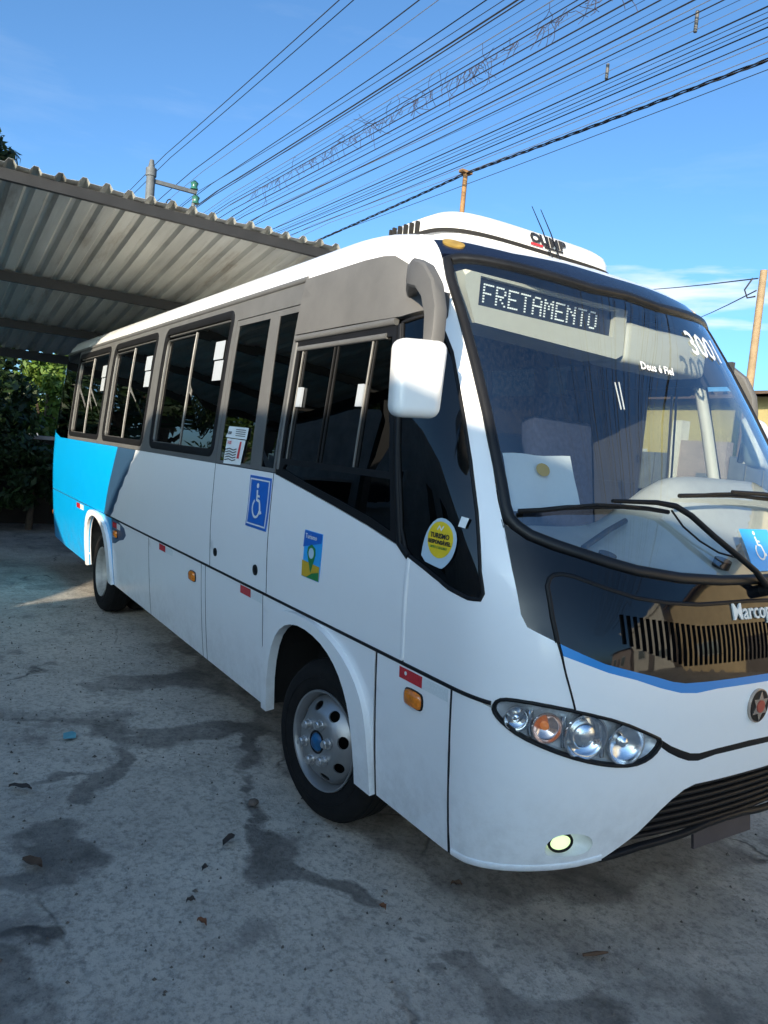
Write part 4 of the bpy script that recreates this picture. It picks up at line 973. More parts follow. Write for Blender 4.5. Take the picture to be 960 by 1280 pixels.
# sheet of paper leaning behind the windscreen
def behind(u, v_, d): return CAM + ray(u, v_)*(np.linalg.norm(S(px(u, v_))-CAM)+d)
cor = [behind(628,566,.05), behind(640,640,.05), behind(724,634,.12), behind(711,571,.12)]
v = []; f = []
for i in range(9):
    for j in range(9):
        a_ = cor[0]+(cor[3]-cor[0])*i/8; b_ = cor[1]+(cor[2]-cor[1])*i/8; p = a_+(b_-a_)*j/8
        v.append(p+np.array([.008*math.sin(i*.9), 0, .003*math.sin(j+i)]))
for i in range(8):
    for j in range(8): f.append((i*9+j, i*9+j+1, (i+1)*9+j+1, (i+1)*9+j))
ps = mesh_obj('paper_sign', v, f, mat('printed_paper', (.72,.76,.76), .6, noise_amt=.06, noise_scale=3), None, 60)
tag(ps, 'pale printed sheet of paper leaning behind the windscreen', 'paper')
pm = np.array(cor).mean(0); e1 = (cor[3]-cor[0])/np.linalg.norm(cor[3]-cor[0]); e2 = (cor[0]-cor[1])/np.linalg.norm(cor[0]-cor[1]); nn = np.cross(e1, e2)
mesh_obj('printed_emblem', [pm+e1*(.03*math.cos(t)+.01)+e2*(.028*math.sin(t)+.045)+nn*.011 for t in np.linspace(0, 2*math.pi, 16, endpoint=False)], [tuple(range(16))], M['sand'], ps)

# ------------------------------------------------------------------ ground
def gpt(u, v): p = at(2, u, v, 0.0); return (p[0], p[1])
STAINS_SHADE = []   # (kind, points, radius, strength): real stains, plus shade painted near bus and under carport
def stain(pts, r, k): STAINS_SHADE.append(([gpt(*p) for p in pts], r, k))
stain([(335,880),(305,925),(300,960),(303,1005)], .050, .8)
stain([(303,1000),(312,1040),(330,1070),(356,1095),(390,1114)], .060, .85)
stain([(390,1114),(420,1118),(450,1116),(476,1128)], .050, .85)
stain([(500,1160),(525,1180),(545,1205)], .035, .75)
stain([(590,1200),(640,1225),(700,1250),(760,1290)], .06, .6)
stain([(330,870),(270,850),(215,845),(170,850)], .20, .80)  # wet ground with the bus's shade painted in, continued on the next line
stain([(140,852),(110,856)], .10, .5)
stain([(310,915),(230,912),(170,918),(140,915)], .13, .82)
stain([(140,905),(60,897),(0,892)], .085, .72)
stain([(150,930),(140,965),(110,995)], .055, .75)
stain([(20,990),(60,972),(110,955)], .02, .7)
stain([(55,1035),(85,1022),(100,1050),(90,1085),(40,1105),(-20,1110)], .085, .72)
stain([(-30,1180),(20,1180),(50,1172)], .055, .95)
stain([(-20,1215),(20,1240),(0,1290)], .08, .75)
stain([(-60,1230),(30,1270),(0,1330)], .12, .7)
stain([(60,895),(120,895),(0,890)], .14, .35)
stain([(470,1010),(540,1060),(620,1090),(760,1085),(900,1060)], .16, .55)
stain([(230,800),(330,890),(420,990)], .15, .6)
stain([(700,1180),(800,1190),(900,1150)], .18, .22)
stain([(0,690),(60,700),(105,712)], .75, .55)  # from here down: carport shade painted into the ground colour as dark patches
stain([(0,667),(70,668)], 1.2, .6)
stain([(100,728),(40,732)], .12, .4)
STAINS_SHADE.append(([(-10.5,-4.5),(-10,-1),(-9,1.5)], 2.0, .8)); STAINS_SHADE.append(([(-7.4,-3.6),(-7.0,-1.2),(-6.8,.5)], 1.0, .7))  # broad patches darkening the ground colour for the shade under the carport
def seg_d(p, a, b):
    ax, ay = a; bx, by = b; dx, dy = bx-ax, by-ay; t = max(0, min(1, ((p[0]-ax)*dx+(p[1]-ay)*dy)/(dx*dx+dy*dy+1e-9)))
    return math.hypot(p[0]-ax-dx*t, p[1]-ay-dy*t)
xs = [-400,-150,-60,-30,-20,-15] + [-12+.25*i for i in range(24)] + [-6+.045*i for i in range(200)] + [3.2,3.6,4.2,5,6,8,11,15,20,30,60,150,400]
ys = [-400,-150,-60,-30,-20,-14,-10,-8,-6.5,-5.5,-4.8] + [-4.2+.045*i for i in range(130)] + [1.8,2.2,2.8,3.5,4.5,6,8,10,13,17,22,30,60,150,400]
v = []; sv = []; kv = []
for x in xs:
    for y in ys:
        near = -12.5 < x < 4 and -5 < y < 2.5
        z = 0.0; st_ = 0.0; kk_ = 0.0
        if near:
            n1 = noise.noise((x*.9, y*.9, 3.1)); n2 = noise.noise((x*4.2, y*4.2, 7.7)); n3 = noise.noise((x*13, y*13, 1.3))
            z = (.012*n1+.004*n2+.0015*n3-.010) if x > -6.2 else 0.0
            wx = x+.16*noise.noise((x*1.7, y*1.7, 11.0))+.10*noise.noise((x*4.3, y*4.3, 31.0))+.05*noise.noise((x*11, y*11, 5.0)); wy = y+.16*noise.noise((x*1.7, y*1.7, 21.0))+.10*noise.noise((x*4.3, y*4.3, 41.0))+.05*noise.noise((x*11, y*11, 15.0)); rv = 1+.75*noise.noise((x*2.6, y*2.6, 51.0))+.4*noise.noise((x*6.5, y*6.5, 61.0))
            for pts, r_, k in STAINS_SHADE:
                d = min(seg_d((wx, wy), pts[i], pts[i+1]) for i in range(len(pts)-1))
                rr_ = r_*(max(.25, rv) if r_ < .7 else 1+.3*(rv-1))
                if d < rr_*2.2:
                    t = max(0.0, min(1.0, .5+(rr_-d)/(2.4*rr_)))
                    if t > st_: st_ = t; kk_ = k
        v.append((x, y, z)); sv.append(st_); kv.append(kk_)
ny_ = len(ys); f = [(i*ny_+j, (i+1)*ny_+j, (i+1)*ny_+j+1, i*ny_+j+1) for i in range(len(xs)-1) for j in range(ny_-1)]
gm = bpy.data.materials.new('worn_concrete'); gm.use_nodes = True; nt = gm.node_tree; b = nt.nodes['Principled BSDF']
def N(t, **kw):
    n = nt.nodes.new(t)
    for k, val in kw.items(): n.inputs[k].default_value = val
    return n
geo = N('ShaderNodeNewGeometry'); pos = geo.outputs['Position']
def noise_n(scale, detail=6, rough=.6, src=pos):
    n = N('ShaderNodeTexNoise', Scale=scale, Detail=detail, Roughness=rough); nt.links.new(src, n.inputs['Vector']); return n.outputs[0]
def mrange(src, a, b_, c, d):
    r_ = N('ShaderNodeMapRange'); r_.inputs[1].default_value = a; r_.inputs[2].default_value = b_; r_.inputs[3].default_value = c; r_.inputs[4].default_value = d; nt.links.new(src, r_.inputs[0]); return r_.outputs[0]
def mixc_(fac, c1, c2):
    m_ = N('ShaderNodeMixRGB')
    nt.links.new(fac, m_.inputs[0])
    for i, c in ((1, c1), (2, c2)):
        if isinstance(c, tuple): m_.inputs[i].default_value = (*c, 1)
        else: nt.links.new(c, m_.inputs[i])
    return m_.outputs[0]
def mul_(a, b_):
    m_ = N('ShaderNodeMath'); m_.operation = 'MULTIPLY'
    nt.links.new(a, m_.inputs[0])
    if isinstance(b_, float): m_.inputs[1].default_value = b_
    else: nt.links.new(b_, m_.inputs[1])
    return m_.outputs[0]
big = noise_n(.55, 5); med = noise_n(3.0, 8, .7); fine = noise_n(38, 6, .75); grit = noise_n(150, 3, .7)
col = mixc_(mrange(big, .35, .65, 0, 1), (.48,.44,.375), (.62,.57,.485))
col = mixc_(mul_(mrange(med, .48, .72, 0, 1), .55), col, (.26,.24,.215))
col = mixc_(mul_(mrange(noise_n(17, 7, .75), .50, .66, 0, 1), .55), col, (.24,.225,.20))
col = mixc_(mul_(mrange(fine, .48, .66, 0, 1), .70), col, (.17,.16,.145))
col = mixc_(mul_(mrange(grit, .58, .74, 0, 1), .55), col, (.58,.56,.53))
# patches where the light skin has worn off down to dark aggregate
worn = noise_n(1.6, 10, .72); col = mixc_(mul_(mrange(worn, .58, .63, 0, 1), .50), col, (.23,.215,.195))
# pits
col = mixc_(mul_(mul_(mrange(noise_n(26, 7, .8), .60, .72, 0, 1), mrange(noise_n(1.3, 4), .40, .62, .15, 1)), .75), col, (.07,.066,.06))
# broad darker grease and tyre dirt
col = mixc_(mul_(mrange(noise_n(.8, 9, .7), .50, .68, 0, 1), .50), col, (.12,.112,.10))
# hairline cracks
dist = N('ShaderNodeVectorMath'); dist.operation = 'MULTIPLY_ADD'; dist.inputs[1].default_value = (.5,.5,.5)
nv = N('ShaderNodeTexNoise', Scale=2.2, Detail=6.0); nt.links.new(pos, nv.inputs['Vector']); nt.links.new(nv.outputs['Color'], dist.inputs[0]); nt.links.new(pos, dist.inputs[2])
vo = N('ShaderNodeTexVoronoi', Scale=.62); vo.feature = 'DISTANCE_TO_EDGE'; nt.links.new(dist.outputs[0], vo.inputs['Vector'])
crack = mul_(mrange(vo.outputs[0], .0, .010, 1, 0), mrange(noise_n(.9, 3), .52, .62, 0, 1))
col = mixc_(mul_(crack, .8), col, (.035,.033,.032))
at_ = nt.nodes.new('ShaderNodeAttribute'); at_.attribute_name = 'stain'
at2_ = nt.nodes.new('ShaderNodeAttribute'); at2_.attribute_name = 'stain_shade_k'
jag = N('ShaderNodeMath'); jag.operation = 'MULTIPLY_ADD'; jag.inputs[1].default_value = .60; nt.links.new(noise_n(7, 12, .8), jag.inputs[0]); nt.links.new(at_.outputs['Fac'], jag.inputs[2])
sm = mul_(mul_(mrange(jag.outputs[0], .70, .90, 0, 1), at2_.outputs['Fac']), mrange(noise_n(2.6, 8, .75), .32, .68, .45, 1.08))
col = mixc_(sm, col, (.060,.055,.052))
nt.links.new(col, b.inputs['Base Color'])
rg = mixc_(sm, (.88,.88,.88), (.55,.55,.55)); nt.links.new(rg, b.inputs['Roughness']); b.inputs['Specular IOR Level'].default_value = .12
hsum = N('ShaderNodeMath'); hsum.operation = 'ADD'; nt.links.new(mul_(fine, .8), hsum.inputs[0]); nt.links.new(mul_(grit, .35), hsum.inputs[1])
h2 = N('ShaderNodeMath'); h2.operation = 'SUBTRACT'; nt.links.new(hsum.outputs[0], h2.inputs[0]); nt.links.new(mul_(crack, .8), h2.inputs[1])
bp = N('ShaderNodeBump', Strength=.8, Distance=.016); nt.links.new(h2.outputs[0], bp.inputs['Height']); nt.links.new(bp.outputs[0], b.inputs['Normal'])
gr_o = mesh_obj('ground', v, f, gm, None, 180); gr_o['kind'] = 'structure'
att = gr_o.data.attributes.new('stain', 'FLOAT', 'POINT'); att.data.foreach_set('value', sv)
att2 = gr_o.data.attributes.new('stain_shade_k', 'FLOAT', 'POINT'); att2.data.foreach_set('value', kv)
# ------------------------------------------------------------------ litter on the ground
leafm = [mat('dry_leaf_brown', (.10,.055,.03), .8, noise_amt=.3, noise_scale=30), mat('dry_leaf_rust', (.20,.075,.03), .8, noise_amt=.3, noise_scale=30), mat('dry_leaf_dark', (.045,.035,.03), .85)]
def leaf(u, v_, l, w, rz, m_, label):
    x, y = gpt(u, v_); V = []; F = []; n = 7
    for i in range(n):
        t = i/(n-1); ww = w*math.sin(math.pi*(t**.8))**.8+.001
        for s_ in (-1, 0, 1): V.append((l*(t-.5), s_*ww, .012+.010*abs(s_)+.012*math.sin(3*t)+.006*math.sin(9*t+s_)))
    for i in range(n-1):
        for k in range(2): F.append((i*3+k, (i+1)*3+k, (i+1)*3+k+1, i*3+k+1))
    o = mesh_obj('fallen_leaf', V, F, m_, None, 60); o.location = (x, y, -.004); o.rotation_euler = (0, 0, rz)
    return tag(o, label, 'leaf', 'dry leaves lying on the concrete')
leaf(40, 1083, .11, .028, .6, leafm[0], 'curled brown leaf on the concrete by the left edge of the photo')
leaf(286, 1054, .10, .018, 2.2, leafm[2], 'thin dark leaf on the concrete below and left of the front wheel')
leaf(252, 1158, .05, .012, .4, leafm[1], 'small rust coloured leaf, lowest of the leaves left of centre')
leaf(238, 1131, .035, .012, 1.4, leafm[2], 'tiny dark leaf just above the small rust coloured leaf')
leaf(25, 988, .12, .022, .9, leafm[2], 'long dark leaf at the left edge, above the curled brown leaf')
leaf(570, 1110, .05, .014, 1.0, leafm[0], 'small brown leaf on the ground below the front bumper')
leaf(478, 1139, .035, .014, .1, leafm[1], 'little reddish leaf at the end of the dark wet streak')
leaf(256, 1090, .035, .012, 2.0, leafm[2], 'speck of dark leaf right below the thin dark leaf')
def pebble(u, v_, r_, label, m_):
    bm = bmesh.new(); bmesh.ops.create_icosphere(bm, subdivisions=2, radius=r_)
    for q in bm.verts: q.co *= 1+.35*noise.noise(q.co*38+Vector((u, v_, 0))); q.co.z *= .6
    me = bpy.data.meshes.new('stone'); bm.to_mesh(me); bm.free(); me.materials.append(m_); o = link(bpy.data.objects.new('stone', me)); x, y = gpt(u, v_); o.location = (x, y, r_*.4)
    for p in me.polygons: p.use_smooth = True
    return tag(o, label, 'stone')
pebble(317, 1005, .026, 'rounded brown stone beside the wet streak near the front wheel', mat('stone_brown', (.13,.10,.08), .9, noise_amt=.3))
pebble(481, 1115, .012, 'pebble beside the wet streak below the front wheel', mat('stone_grey', (.2,.18,.16), .9))
mb = MB(); x, y = gpt(745, 1196); mb.tube([(x-.02,y-.05,.010),(x,y,.014),(x+.012,y+.05,.010)], [.006,.009,.004], 6)
tag(mb.build('twig', leafm[0], None, 60), 'short brown twig on the ground in front of the bumper', 'twig')
x, y = gpt(88, 920); o = mesh_obj('paper_scrap', [(x-.05,y-.03,.004),(x+.06,y-.05,.012),(x+.05,y+.02,.004),(x,y+.03,.016),(x-.06,y+.02,.006)], [(0,1,2,3,4)], mat('scrap_cyan', (.10,.32,.38), .7))
tag(o, 'pale blue scrap of paper on the concrete at the left', 'paper')
# loose grit: many tiny chips
mb = MB(); rnd = random.Random(3)
for _ in range(900):
    x = rnd.uniform(-5, 2.6); y = rnd.uniform(-3.2, -.9 if x < 1 else 1.0); r_ = rnd.uniform(.002, .0065)*(1.6 if rnd.random() < .08 else 1); a_ = rnd.uniform(0, 6)
    c_, s_ = math.cos(a_)*r_, math.sin(a_)*r_
    mb.add([(x-c_*1.6,y-s_*1.6,-.004),(x+s_,y-c_,-.004),(x+c_*1.4,y+s_*1.4,-.004),(x-s_,y+c_,-.004),(x,y,r_*.9)], [(0,1,4),(1,2,4),(2,3,4),(3,0,4)])
o = mb.build('loose_grit', mat('grit', (.12,.105,.09), .9, noise_amt=.5, noise_scale=60)); tag(o, 'tiny chips of grit scattered over the concrete', 'grit', kind='stuff')
# ------------------------------------------------------------------ carport
EX, EZ, SL = -3.60, 3.70, math.tan(R(9.8)); XB = -8.85; YA, YB = -4.9, 4.2
cp = empty('carport', (XB, YA, 0)); tag(cp, 'open carport with corrugated metal roof over the back of the bus', 'carport')
def cz(x): return EZ+(x-EX)*SL
def cpart(name, mb_or, m_, parent=None, smooth=None):
    o = mb_or.build(name, m_, None, smooth); o.parent = parent or cp; o.matrix_parent_inverse = Matrix.Identity(4)
    if not parent: o.data.transform(Matrix.Translation((-XB, -YA, 0)))
    return o
PITCH = .177; prof = [(0,0),(.052,0),(.078,.036),(.112,.036),(.138,0)]
ysh = YA; k = 0
while ysh < YB:
    pts = []
    for i in range(6):
        for (yy, h) in prof: pts.append((ysh+i*PITCH+yy, h))
    pts.append((ysh+6*PITCH+.03, 0.0))
    v = []; f = []; xsn = [EX+.10, -5.2, -6.6, -7.8, XB-.1]; n = len(pts); dzs = .003*(k % 2)
    for x in xsn:
        for (yy, h) in pts: v.append((x, yy, cz(x)+h+dzs+.006*math.sin(yy*9+x)))
    for x in xsn:
        for (yy, h) in pts: v.append((x, yy, cz(x)+h+dzs-.0016+.006*math.sin(yy*9+x)))
    nn_ = n*len(xsn)
    for i in range(len(xsn)-1):
        for j in range(n-1):
            f.append((i*n+j, i*n+j+1, (i+1)*n+j+1, (i+1)*n+j)); f.append(tuple(nn_+q for q in reversed((i*n+j, i*n+j+1, (i+1)*n+j+1, (i+1)*n+j))))
    for j in range(n-1): f.append((j, nn_+j, nn_+j+1, j+1))
    mb = MB(); mb.add(v, f); cpart('roof_sheet', mb, M['galv']); ysh += 6*PITCH; k += 1
for x, h in ((EX+.02, .085), (-5.78, .10), (-7.45, .10), (XB+.02, .12)):
    mb = MB(); mb.box((x, (YA+YB)/2, cz(x)-h/2-.010), (.055, YB-YA, h)); cpart('purlin', mb, M['beam'])
for y in (-4.6, 2.9):
    mb = MB(); L = (EX-XB); mb.box(((EX+XB)/2, y, (cz(EX)+cz(XB))/2-.20), (L/math.cos(R(9.8)), .08, .14), Matrix.Rotation(-R(9.8), 3, 'Y')); cpart('rafter', mb, M['beam'])
    for x in (EX-1.75, XB+.2):
        mb = MB(); mb.box((x, y, (cz(x)-.25)/2), (.11, .11, cz(x)-.25)); cpart('post', mb, M['beam'])
# ------------------------------------------------------------------ overhead lines and poles
def wire_line(u, v_, z, r_, m_, label, sag=.25, x0=-34, x1=34, name='overhead_wire', skew=0.0):
    p = at(2, u, v_, z); pts = []
    for i in range(41):
        x = x0+(x1-x0)*i/40; t = (x+20.7)/40; t = t-math.floor(t); s0 = (p[0]+20.7)/40; s0 = s0-math.floor(s0)
        pts.append((x, p[1]+skew*(x-p[0]), z-sag*4*(t*(1-t)-s0*(1-s0))))
    mb = MB(); mb.tube(pts, r_, 5); o = mb.build(name, m_, None, 60); o['group'] = 'overhead wires along the street'
    return tag(o, label, 'wire'), pts
ORD = ['first','second','third','fourth','fifth','sixth','seventh','eighth','ninth','tenth','eleventh','twelfth','thirteenth','fourteenth']
TOPW = [(424,9.9,.014),(442,9.85,.013),(524,9.6,.016),(548,9.7,.010),(608,9.4,.015),(647,9.2,.022),(655,9.0,.016),(692,9.3,.011),(722,9.0,.013),(764,8.8,.015),(790,9.1,.019),(826,8.7,.016),(868,8.9,.019),(905,8.6,.014)]
for i, (u, z, r_) in enumerate(TOPW):
    wire_line(u, 0, z, r_*.72, M['wirepale'] if i in (3, 7) else M['wire'], 'dark overhead wire, %s from the left along the top edge' % ORD[i])
RW = [(8,8.5,.017),(22,8.3,.012),(34,8.6,.016),(46,8.2,.012),(87,8.9,.011)]
for i, (v_, z, r_) in enumerate(RW):
    wire_line(960, v_, z, r_*.72, M['wire'], 'dark overhead wire, %s from the top along the right edge' % ORD[i], sag=.22)
rw_ = random.Random(5)
for (u, v_) in ((630,0),(672,0),(705,0),(752,0),(806,0),(846,0),(888,0),(925,0),(948,0),(960,15),(960,28),(960,52),(960,66)):
    wire_line(u, v_, rw_.uniform(8.3, 9.3), rw_.uniform(.004, .008), M['wirepale'] if rw_.random() < .4 else M['wire'], 'fine overhead wire among the bundle crossing the sky', sag=rw_.uniform(.15, .45), skew=rw_.uniform(-.012, .012))
for (u, v_, l_) in ((760,80,.25), (872,14,.3)):
    p_ = at(2, u, v_, 8.75); mb = MB(); mb.tube([(p_[0],p_[1],p_[2]),(p_[0],p_[1],p_[2]-l_)], .028, 8)
    tag(mb.build('line_spacer', M['wirepale'], None, 50), 'short grey spacer hanging from a wire, %s one' % ('left' if u < 800 else 'right'), 'spacer')
_, vp = wire_line(735, 0, 8.95, .011, M['wire'], 'overhead wire carrying the tangle of dry vine')
rnd = random.Random(11); mb = MB()
for k in range(230):
    t = rnd.random()**.8; x = -19+t*15.5; i = int((x+34)/68*40); q = (x+34)/68*40-i
    base = Vector(vp[i]).lerp(Vector(vp[i+1]), q); l = rnd.uniform(.10, .55)*(.5+.8*noise.noise((x*.7, 0, 4))**2+.4); pts = [base]
    d = Vector((rnd.uniform(-.5,.5), rnd.uniform(-.3,.3), -1 if rnd.random() < .75 else .2)).normalized()
    for s_ in range(5):
        d = (d+Vector((rnd.uniform(-.8,.8), rnd.uniform(-.5,.5), rnd.uniform(-.5,.45)))).normalized(); pts.append(pts[-1]+d*l/5)
    mb.tube(pts, .0055, 3, cap=False)
o = mb.build('dry_vine', M['vine']); tag(o, 'dry vine tangled along one overhead wire', 'vine', kind='stuff')
# bundled twisted cable that rests on the rusty pole
pt = at(1, 582, 217, 8.0); ty_, tz_ = pt[1], pt[2]; mb = MB()
for k in range(3):
    pts = []
    for i in range(260):
        x = -34+60*i/259; a_ = x*4.2+k*2.09; t = (x-pt[0])/32; sagz = -.0*t
        pts.append((x, ty_+.022*math.cos(a_), tz_+.022*math.sin(a_)-.25*4*abs(t)*(1-abs(t)) if abs(t) < 1 else tz_))
    mb.tube(pts, .012, 5)
o = mb.build('twisted_cable', M['wire'], None, 60); tag(o, 'thick twisted cable resting on top of the rusty pole', 'cable')
mb = MB(); mb.tube([(pt[0],8.0,0),(pt[0],8.0,tz_+.02)], [.075,.055], 10); rp = empty('utility_pole', (0, 0, 0)); tag(rp, 'thin rusty brown pole rising behind the bus roof', 'pole')
mb.build('shaft', M['rust'], rp, 60); mb = MB(); mb.box((pt[0],8.0,tz_+.03), (.14,.30,.06)); mb.build('cap', M['rust'], rp)
# far pole behind the carport with a crossarm
lp = at(2, 190, 200, 10.0); fp = empty('utility_pole', (0, 0, 0)); tag(fp, 'dark concrete pole with a short crossarm above the carport roof', 'pole')
mb = MB(); mb.tube([(lp[0],lp[1],0),(lp[0],lp[1],9.5),(lp[0],lp[1],9.52),(lp[0],lp[1],9.75),(lp[0],lp[1],9.77),(lp[0],lp[1],10.0)], [.20,.13,.16,.16,.10,.06], 12); mb.build('shaft', M['darkpole'], fp, 50)
mb = MB(); mb.box((lp[0],lp[1]+.70,9.40), (.10,1.45,.11)); mb.build('crossarm', M['darkpole'], fp)
for yy, h in ((1.35, 9.62), (1.42, 9.2)):
    mb = MB(); mb.tube([(lp[0],lp[1]+yy,h-.16),(lp[0],lp[1]+yy,h-.14),(lp[0],lp[1]+yy,h-.05),(lp[0],lp[1]+yy,h+.05),(lp[0],lp[1]+yy,h+.13)], [.05,.13,.09,.13,.04], 10); mb.build('insulator', M['insul'], fp, 50)
mb = MB(); mb.tube([(lp[0],lp[1]+1.38,9.3),(lp[0],lp[1]+1.30,8.4),(lp[0],lp[1]+1.28,7.6)], .06, 8); mb.build('dropper', M['darkpole'], fp, 50)
mb = MB(); mb.tube([(lp[0],lp[1]+.62+.10*math.cos(t),8.85+.14*math.sin(t)) for t in np.linspace(0, 5.5, 14)], .018, 5); mb.build('wire_loop', M['wire'], fp)
# near pole on the right beyond the bus
rp0 = at(1, 955, 338, 8.0); np_ = empty('utility_pole', (0, 0, 0)); tag(np_, 'sunlit tan concrete pole at the right edge of the photo', 'pole')
mb = MB(); mb.tube([(rp0[0],8.0,0),(rp0[0],8.0,rp0[2])], [.075,.052], 12); mb.build('shaft', M['concrete'], np_, 60)
mb = MB(); mb.tube([(rp0[0]-.10,7.9,rp0[2]-.12),(rp0[0]-.16,7.82,rp0[2]-.3),(rp0[0]-.12,7.85,rp0[2]-.42),(rp0[0]-.02,7.9,rp0[2]-.40)], .012, 6); mb.build('bracket', M['wire'], np_, 60)
for k, (u, v_, zz) in enumerate(((800,354,.0), (868,392,-.18))):
    p1 = at(0, u, v_, -14.0); mb = MB(); a_ = Vector((rp0[0]-.05,7.95,rp0[2]-.12+zz)); bq = Vector(p1); bq = a_+(bq-a_)*3
    mb.tube([a_.lerp(bq, i/12)+Vector((0, 0, -.25*4*(i/12)*(1-i/12))) for i in range(13)], .011, 5)
    tag(mb.build('service_wire', M['wire'], None, 60), ['thin wire leaving the top of the tan pole, upper one', 'thin wire leaving the tan pole lower down, sloping left'][k], 'wire')

# ------------------------------------------------------------------ houses
WALLS = dict(tan=mat('plaster_tan', (.58,.43,.24), .9, noise_amt=.2, noise_scale=2.5, bump=.15, bump_scale=40), yellow=mat('plaster_yellow', (.46,.38,.17), .9, noise_amt=.15, noise_scale=2, bump=.12, bump_scale=40),
    pink=mat('plaster_rose', (.40,.32,.28), .9, noise_amt=.25, noise_scale=2.2, bump=.15, bump_scale=40), cream=mat('plaster_cream', (.72,.66,.56), .9, noise_amt=.2, noise_scale=2, bump=.12, bump_scale=40), grey=mat('render_grey', (.45,.43,.40), .95, noise_amt=.3, noise_scale=2, bump=.2, bump_scale=30))
TILE = mat('clay_tile', (.12,.075,.05), .85, noise_amt=.4, noise_scale=12); GATE = mat('grey_gate_metal', (.16,.17,.18), .5, noise_amt=.2, noise_scale=5); WOODD = mat('painted_door', (.10,.07,.05), .6, noise_amt=.2); PANE = mat('house_window', (.03,.035,.04), .08, spec=.8); FRAME = mat('window_frame', (.5,.5,.48), .5)
def part_box(name, c, sz, m_, parent): return mesh_obj(name, *box_geo(c, sz), m_, parent)
def tiled_slope(parent, name, x0, x1, ya, za, yb, zb, pitch=.24):
    """clay tile roof slope running from (ya,za) up to (yb,zb), rolls side by side along x"""
    n = int((x1-x0)/pitch); v = []; f = []; prof = [(0,0),(.08,.0),(.12,.05),(.16,.05),(.20,0)]; k = 0
    for i in range(n):
        for dx, h in prof: v += [(x0+i*pitch+dx, ya, za+h), (x0+i*pitch+dx, yb, zb+h)]
    m_ = len(v)//2
    for i in range(m_-1): f.append((2*i, 2*i+2, 2*i+3, 2*i+1))
    q = len(v); v += [(x0,ya,za-.06),(x1,ya,za-.06),(x1,yb,zb-.06),(x0,yb,zb-.06)]; f.append((q,q+3,q+2,q+1)); f.append((0, q, q+1, 2*m_-2))
    o = mesh_obj(name, v, f, TILE, parent); return o
def face_window(parent, x, y, z, w, h, s):
    fr = part_box('window', (x, y+s*.02, z), (w+.12, .05, h+.12), FRAME, parent)
    for k in (-1, 1): part_box('pane', (x+k*w/4, y+s*.05, z), (w/2-.03, .02, h), PANE, fr)
    part_box('sill', (x, y+s*.06, z-h/2-.09), (w+.25, .14, .05), FRAME, fr)
def house(label, x0, x1, y0, y1, h, wm, ridge, wins, doors):
    """street house; y0 is the street side"""
    s = -1 if y1 > y0 else 1; r_ = empty('house', ((x0+x1)/2, y0, 0)); tag(r_, label, 'house')
    g = empty('tmp'); bpy.data.objects.remove(g)
    def fix(o): o.data.transform(Matrix.Translation((-(x0+x1)/2, -y0, 0))); return o
    kids = []
    kids.append(part_box('wall', ((x0+x1)/2, (y0+y1)/2, h/2), (x1-x0, abs(y1-y0), h), wm, r_))
    if ridge:
        ym = (y0+y1)/2
        kids.append(tiled_slope(r_, 'roof', x0-.35, x1+.35, y0+s*.45, h-.02, ym, h+ridge)); kids.append(tiled_slope(r_, 'roof', x0-.35, x1+.35, y1-s*.45, h-.02, ym, h+ridge))
        for xx in (x0, x1): kids.append(mesh_obj('gable', [(xx, y0, h), (xx, y1, h), (xx, ym, h+ridge-.1)], [(0,1,2)], wm, r_))
    else: kids.append(part_box('parapet', ((x0+x1)/2, y0+s*.03, h+.12), (x1-x0+.1, .2, .24), wm, r_))
    for (x, z, w, hh) in wins: face_window(r_, x, y0, z, w, hh, s)
    for (x, w, hh) in doors:
        d = part_box('door', (x, y0+s*.03, hh/2), (w, .06, hh), WOODD, r_); part_box('handle', (x+w*.38, y0+s*.08, 1.0), (.03, .05, .14), FRAME, d)
    for o in r_.children_recursive: fix(o)
    return r_
# far side of the street, seen through the cab and mirrored in the hood
house('yellow house with a tiled roof behind the tan pole', -11.5, -4.25, 8.8, 13.5, 3.25, WALLS['yellow'], .35, [(-9.5,1.7,1.2,1.0),(-6.6,1.75,1.1,1.0)], [(-8.0,.9,2.1)])
house('tan plaster house across the street in front of the bus', 2.5, 10.8, 8.4, 14, 5.2, WALLS['tan'], .9, [(4.2,1.7,1.3,1.1),(8.8,1.7,1.3,1.1)], [(6.4,.95,2.1)])
house('cream flat roofed house farther up the street', 11.5, 19, 8.2, 14, 5.6, WALLS['cream'], 0, [(13,1.8,1.3,1.1),(17,1.8,1.3,1.1)], [(15,1.0,2.1)])
house('rose plaster house at the far end of the street', 20.5, 29, 8.5, 15, 3.4, WALLS['pink'], 1.2, [(23,1.7,1.3,1.1),(27,1.7,1.3,1.1)], [(25,.95,2.1)])
bw = empty('boundary_wall', (-2.6, 7.3, 0)); tag(bw, 'rose grey boundary wall with a metal gate in front of the yellow house', 'wall')
def bpart(name, c, sz, m_, parent=None): return mesh_obj(name, *box_geo((c[0]+2.6, c[1]-7.3, c[2]) if not parent else c, sz), m_, parent or bw)
bpart('wall', (-9.1, 7.3, 1.2), (5.6, .16, 2.4), WALLS['pink']); bpart('wall', (-3.85, 7.3, 1.2), (.9, .16, 2.4), WALLS['pink']); bpart('wall', (.2, 7.3, 1.15), (3.4, .16, 2.3), WALLS['cream'])
for k in range(9): bpart('gate_board', (-6.18+.235*k, 7.3, 1.10), (.21, .04, 2.2), GATE)
for k in range(7): bpart('gate_board', (-3.25+.27*k, 7.3, 1.10), (.24, .04, 2.2), GATE)
bpart('gate_post', (-4.25, 7.3, 1.35), (.16, .2, 2.7), WALLS['cream']); bpart('gate_post', (-6.35, 7.3, 1.35), (.16, .2, 2.7), WALLS['cream'])
bpart('vent_block', (-3.65, 7.19, 1.75), (.30, .06, .35), GATE)
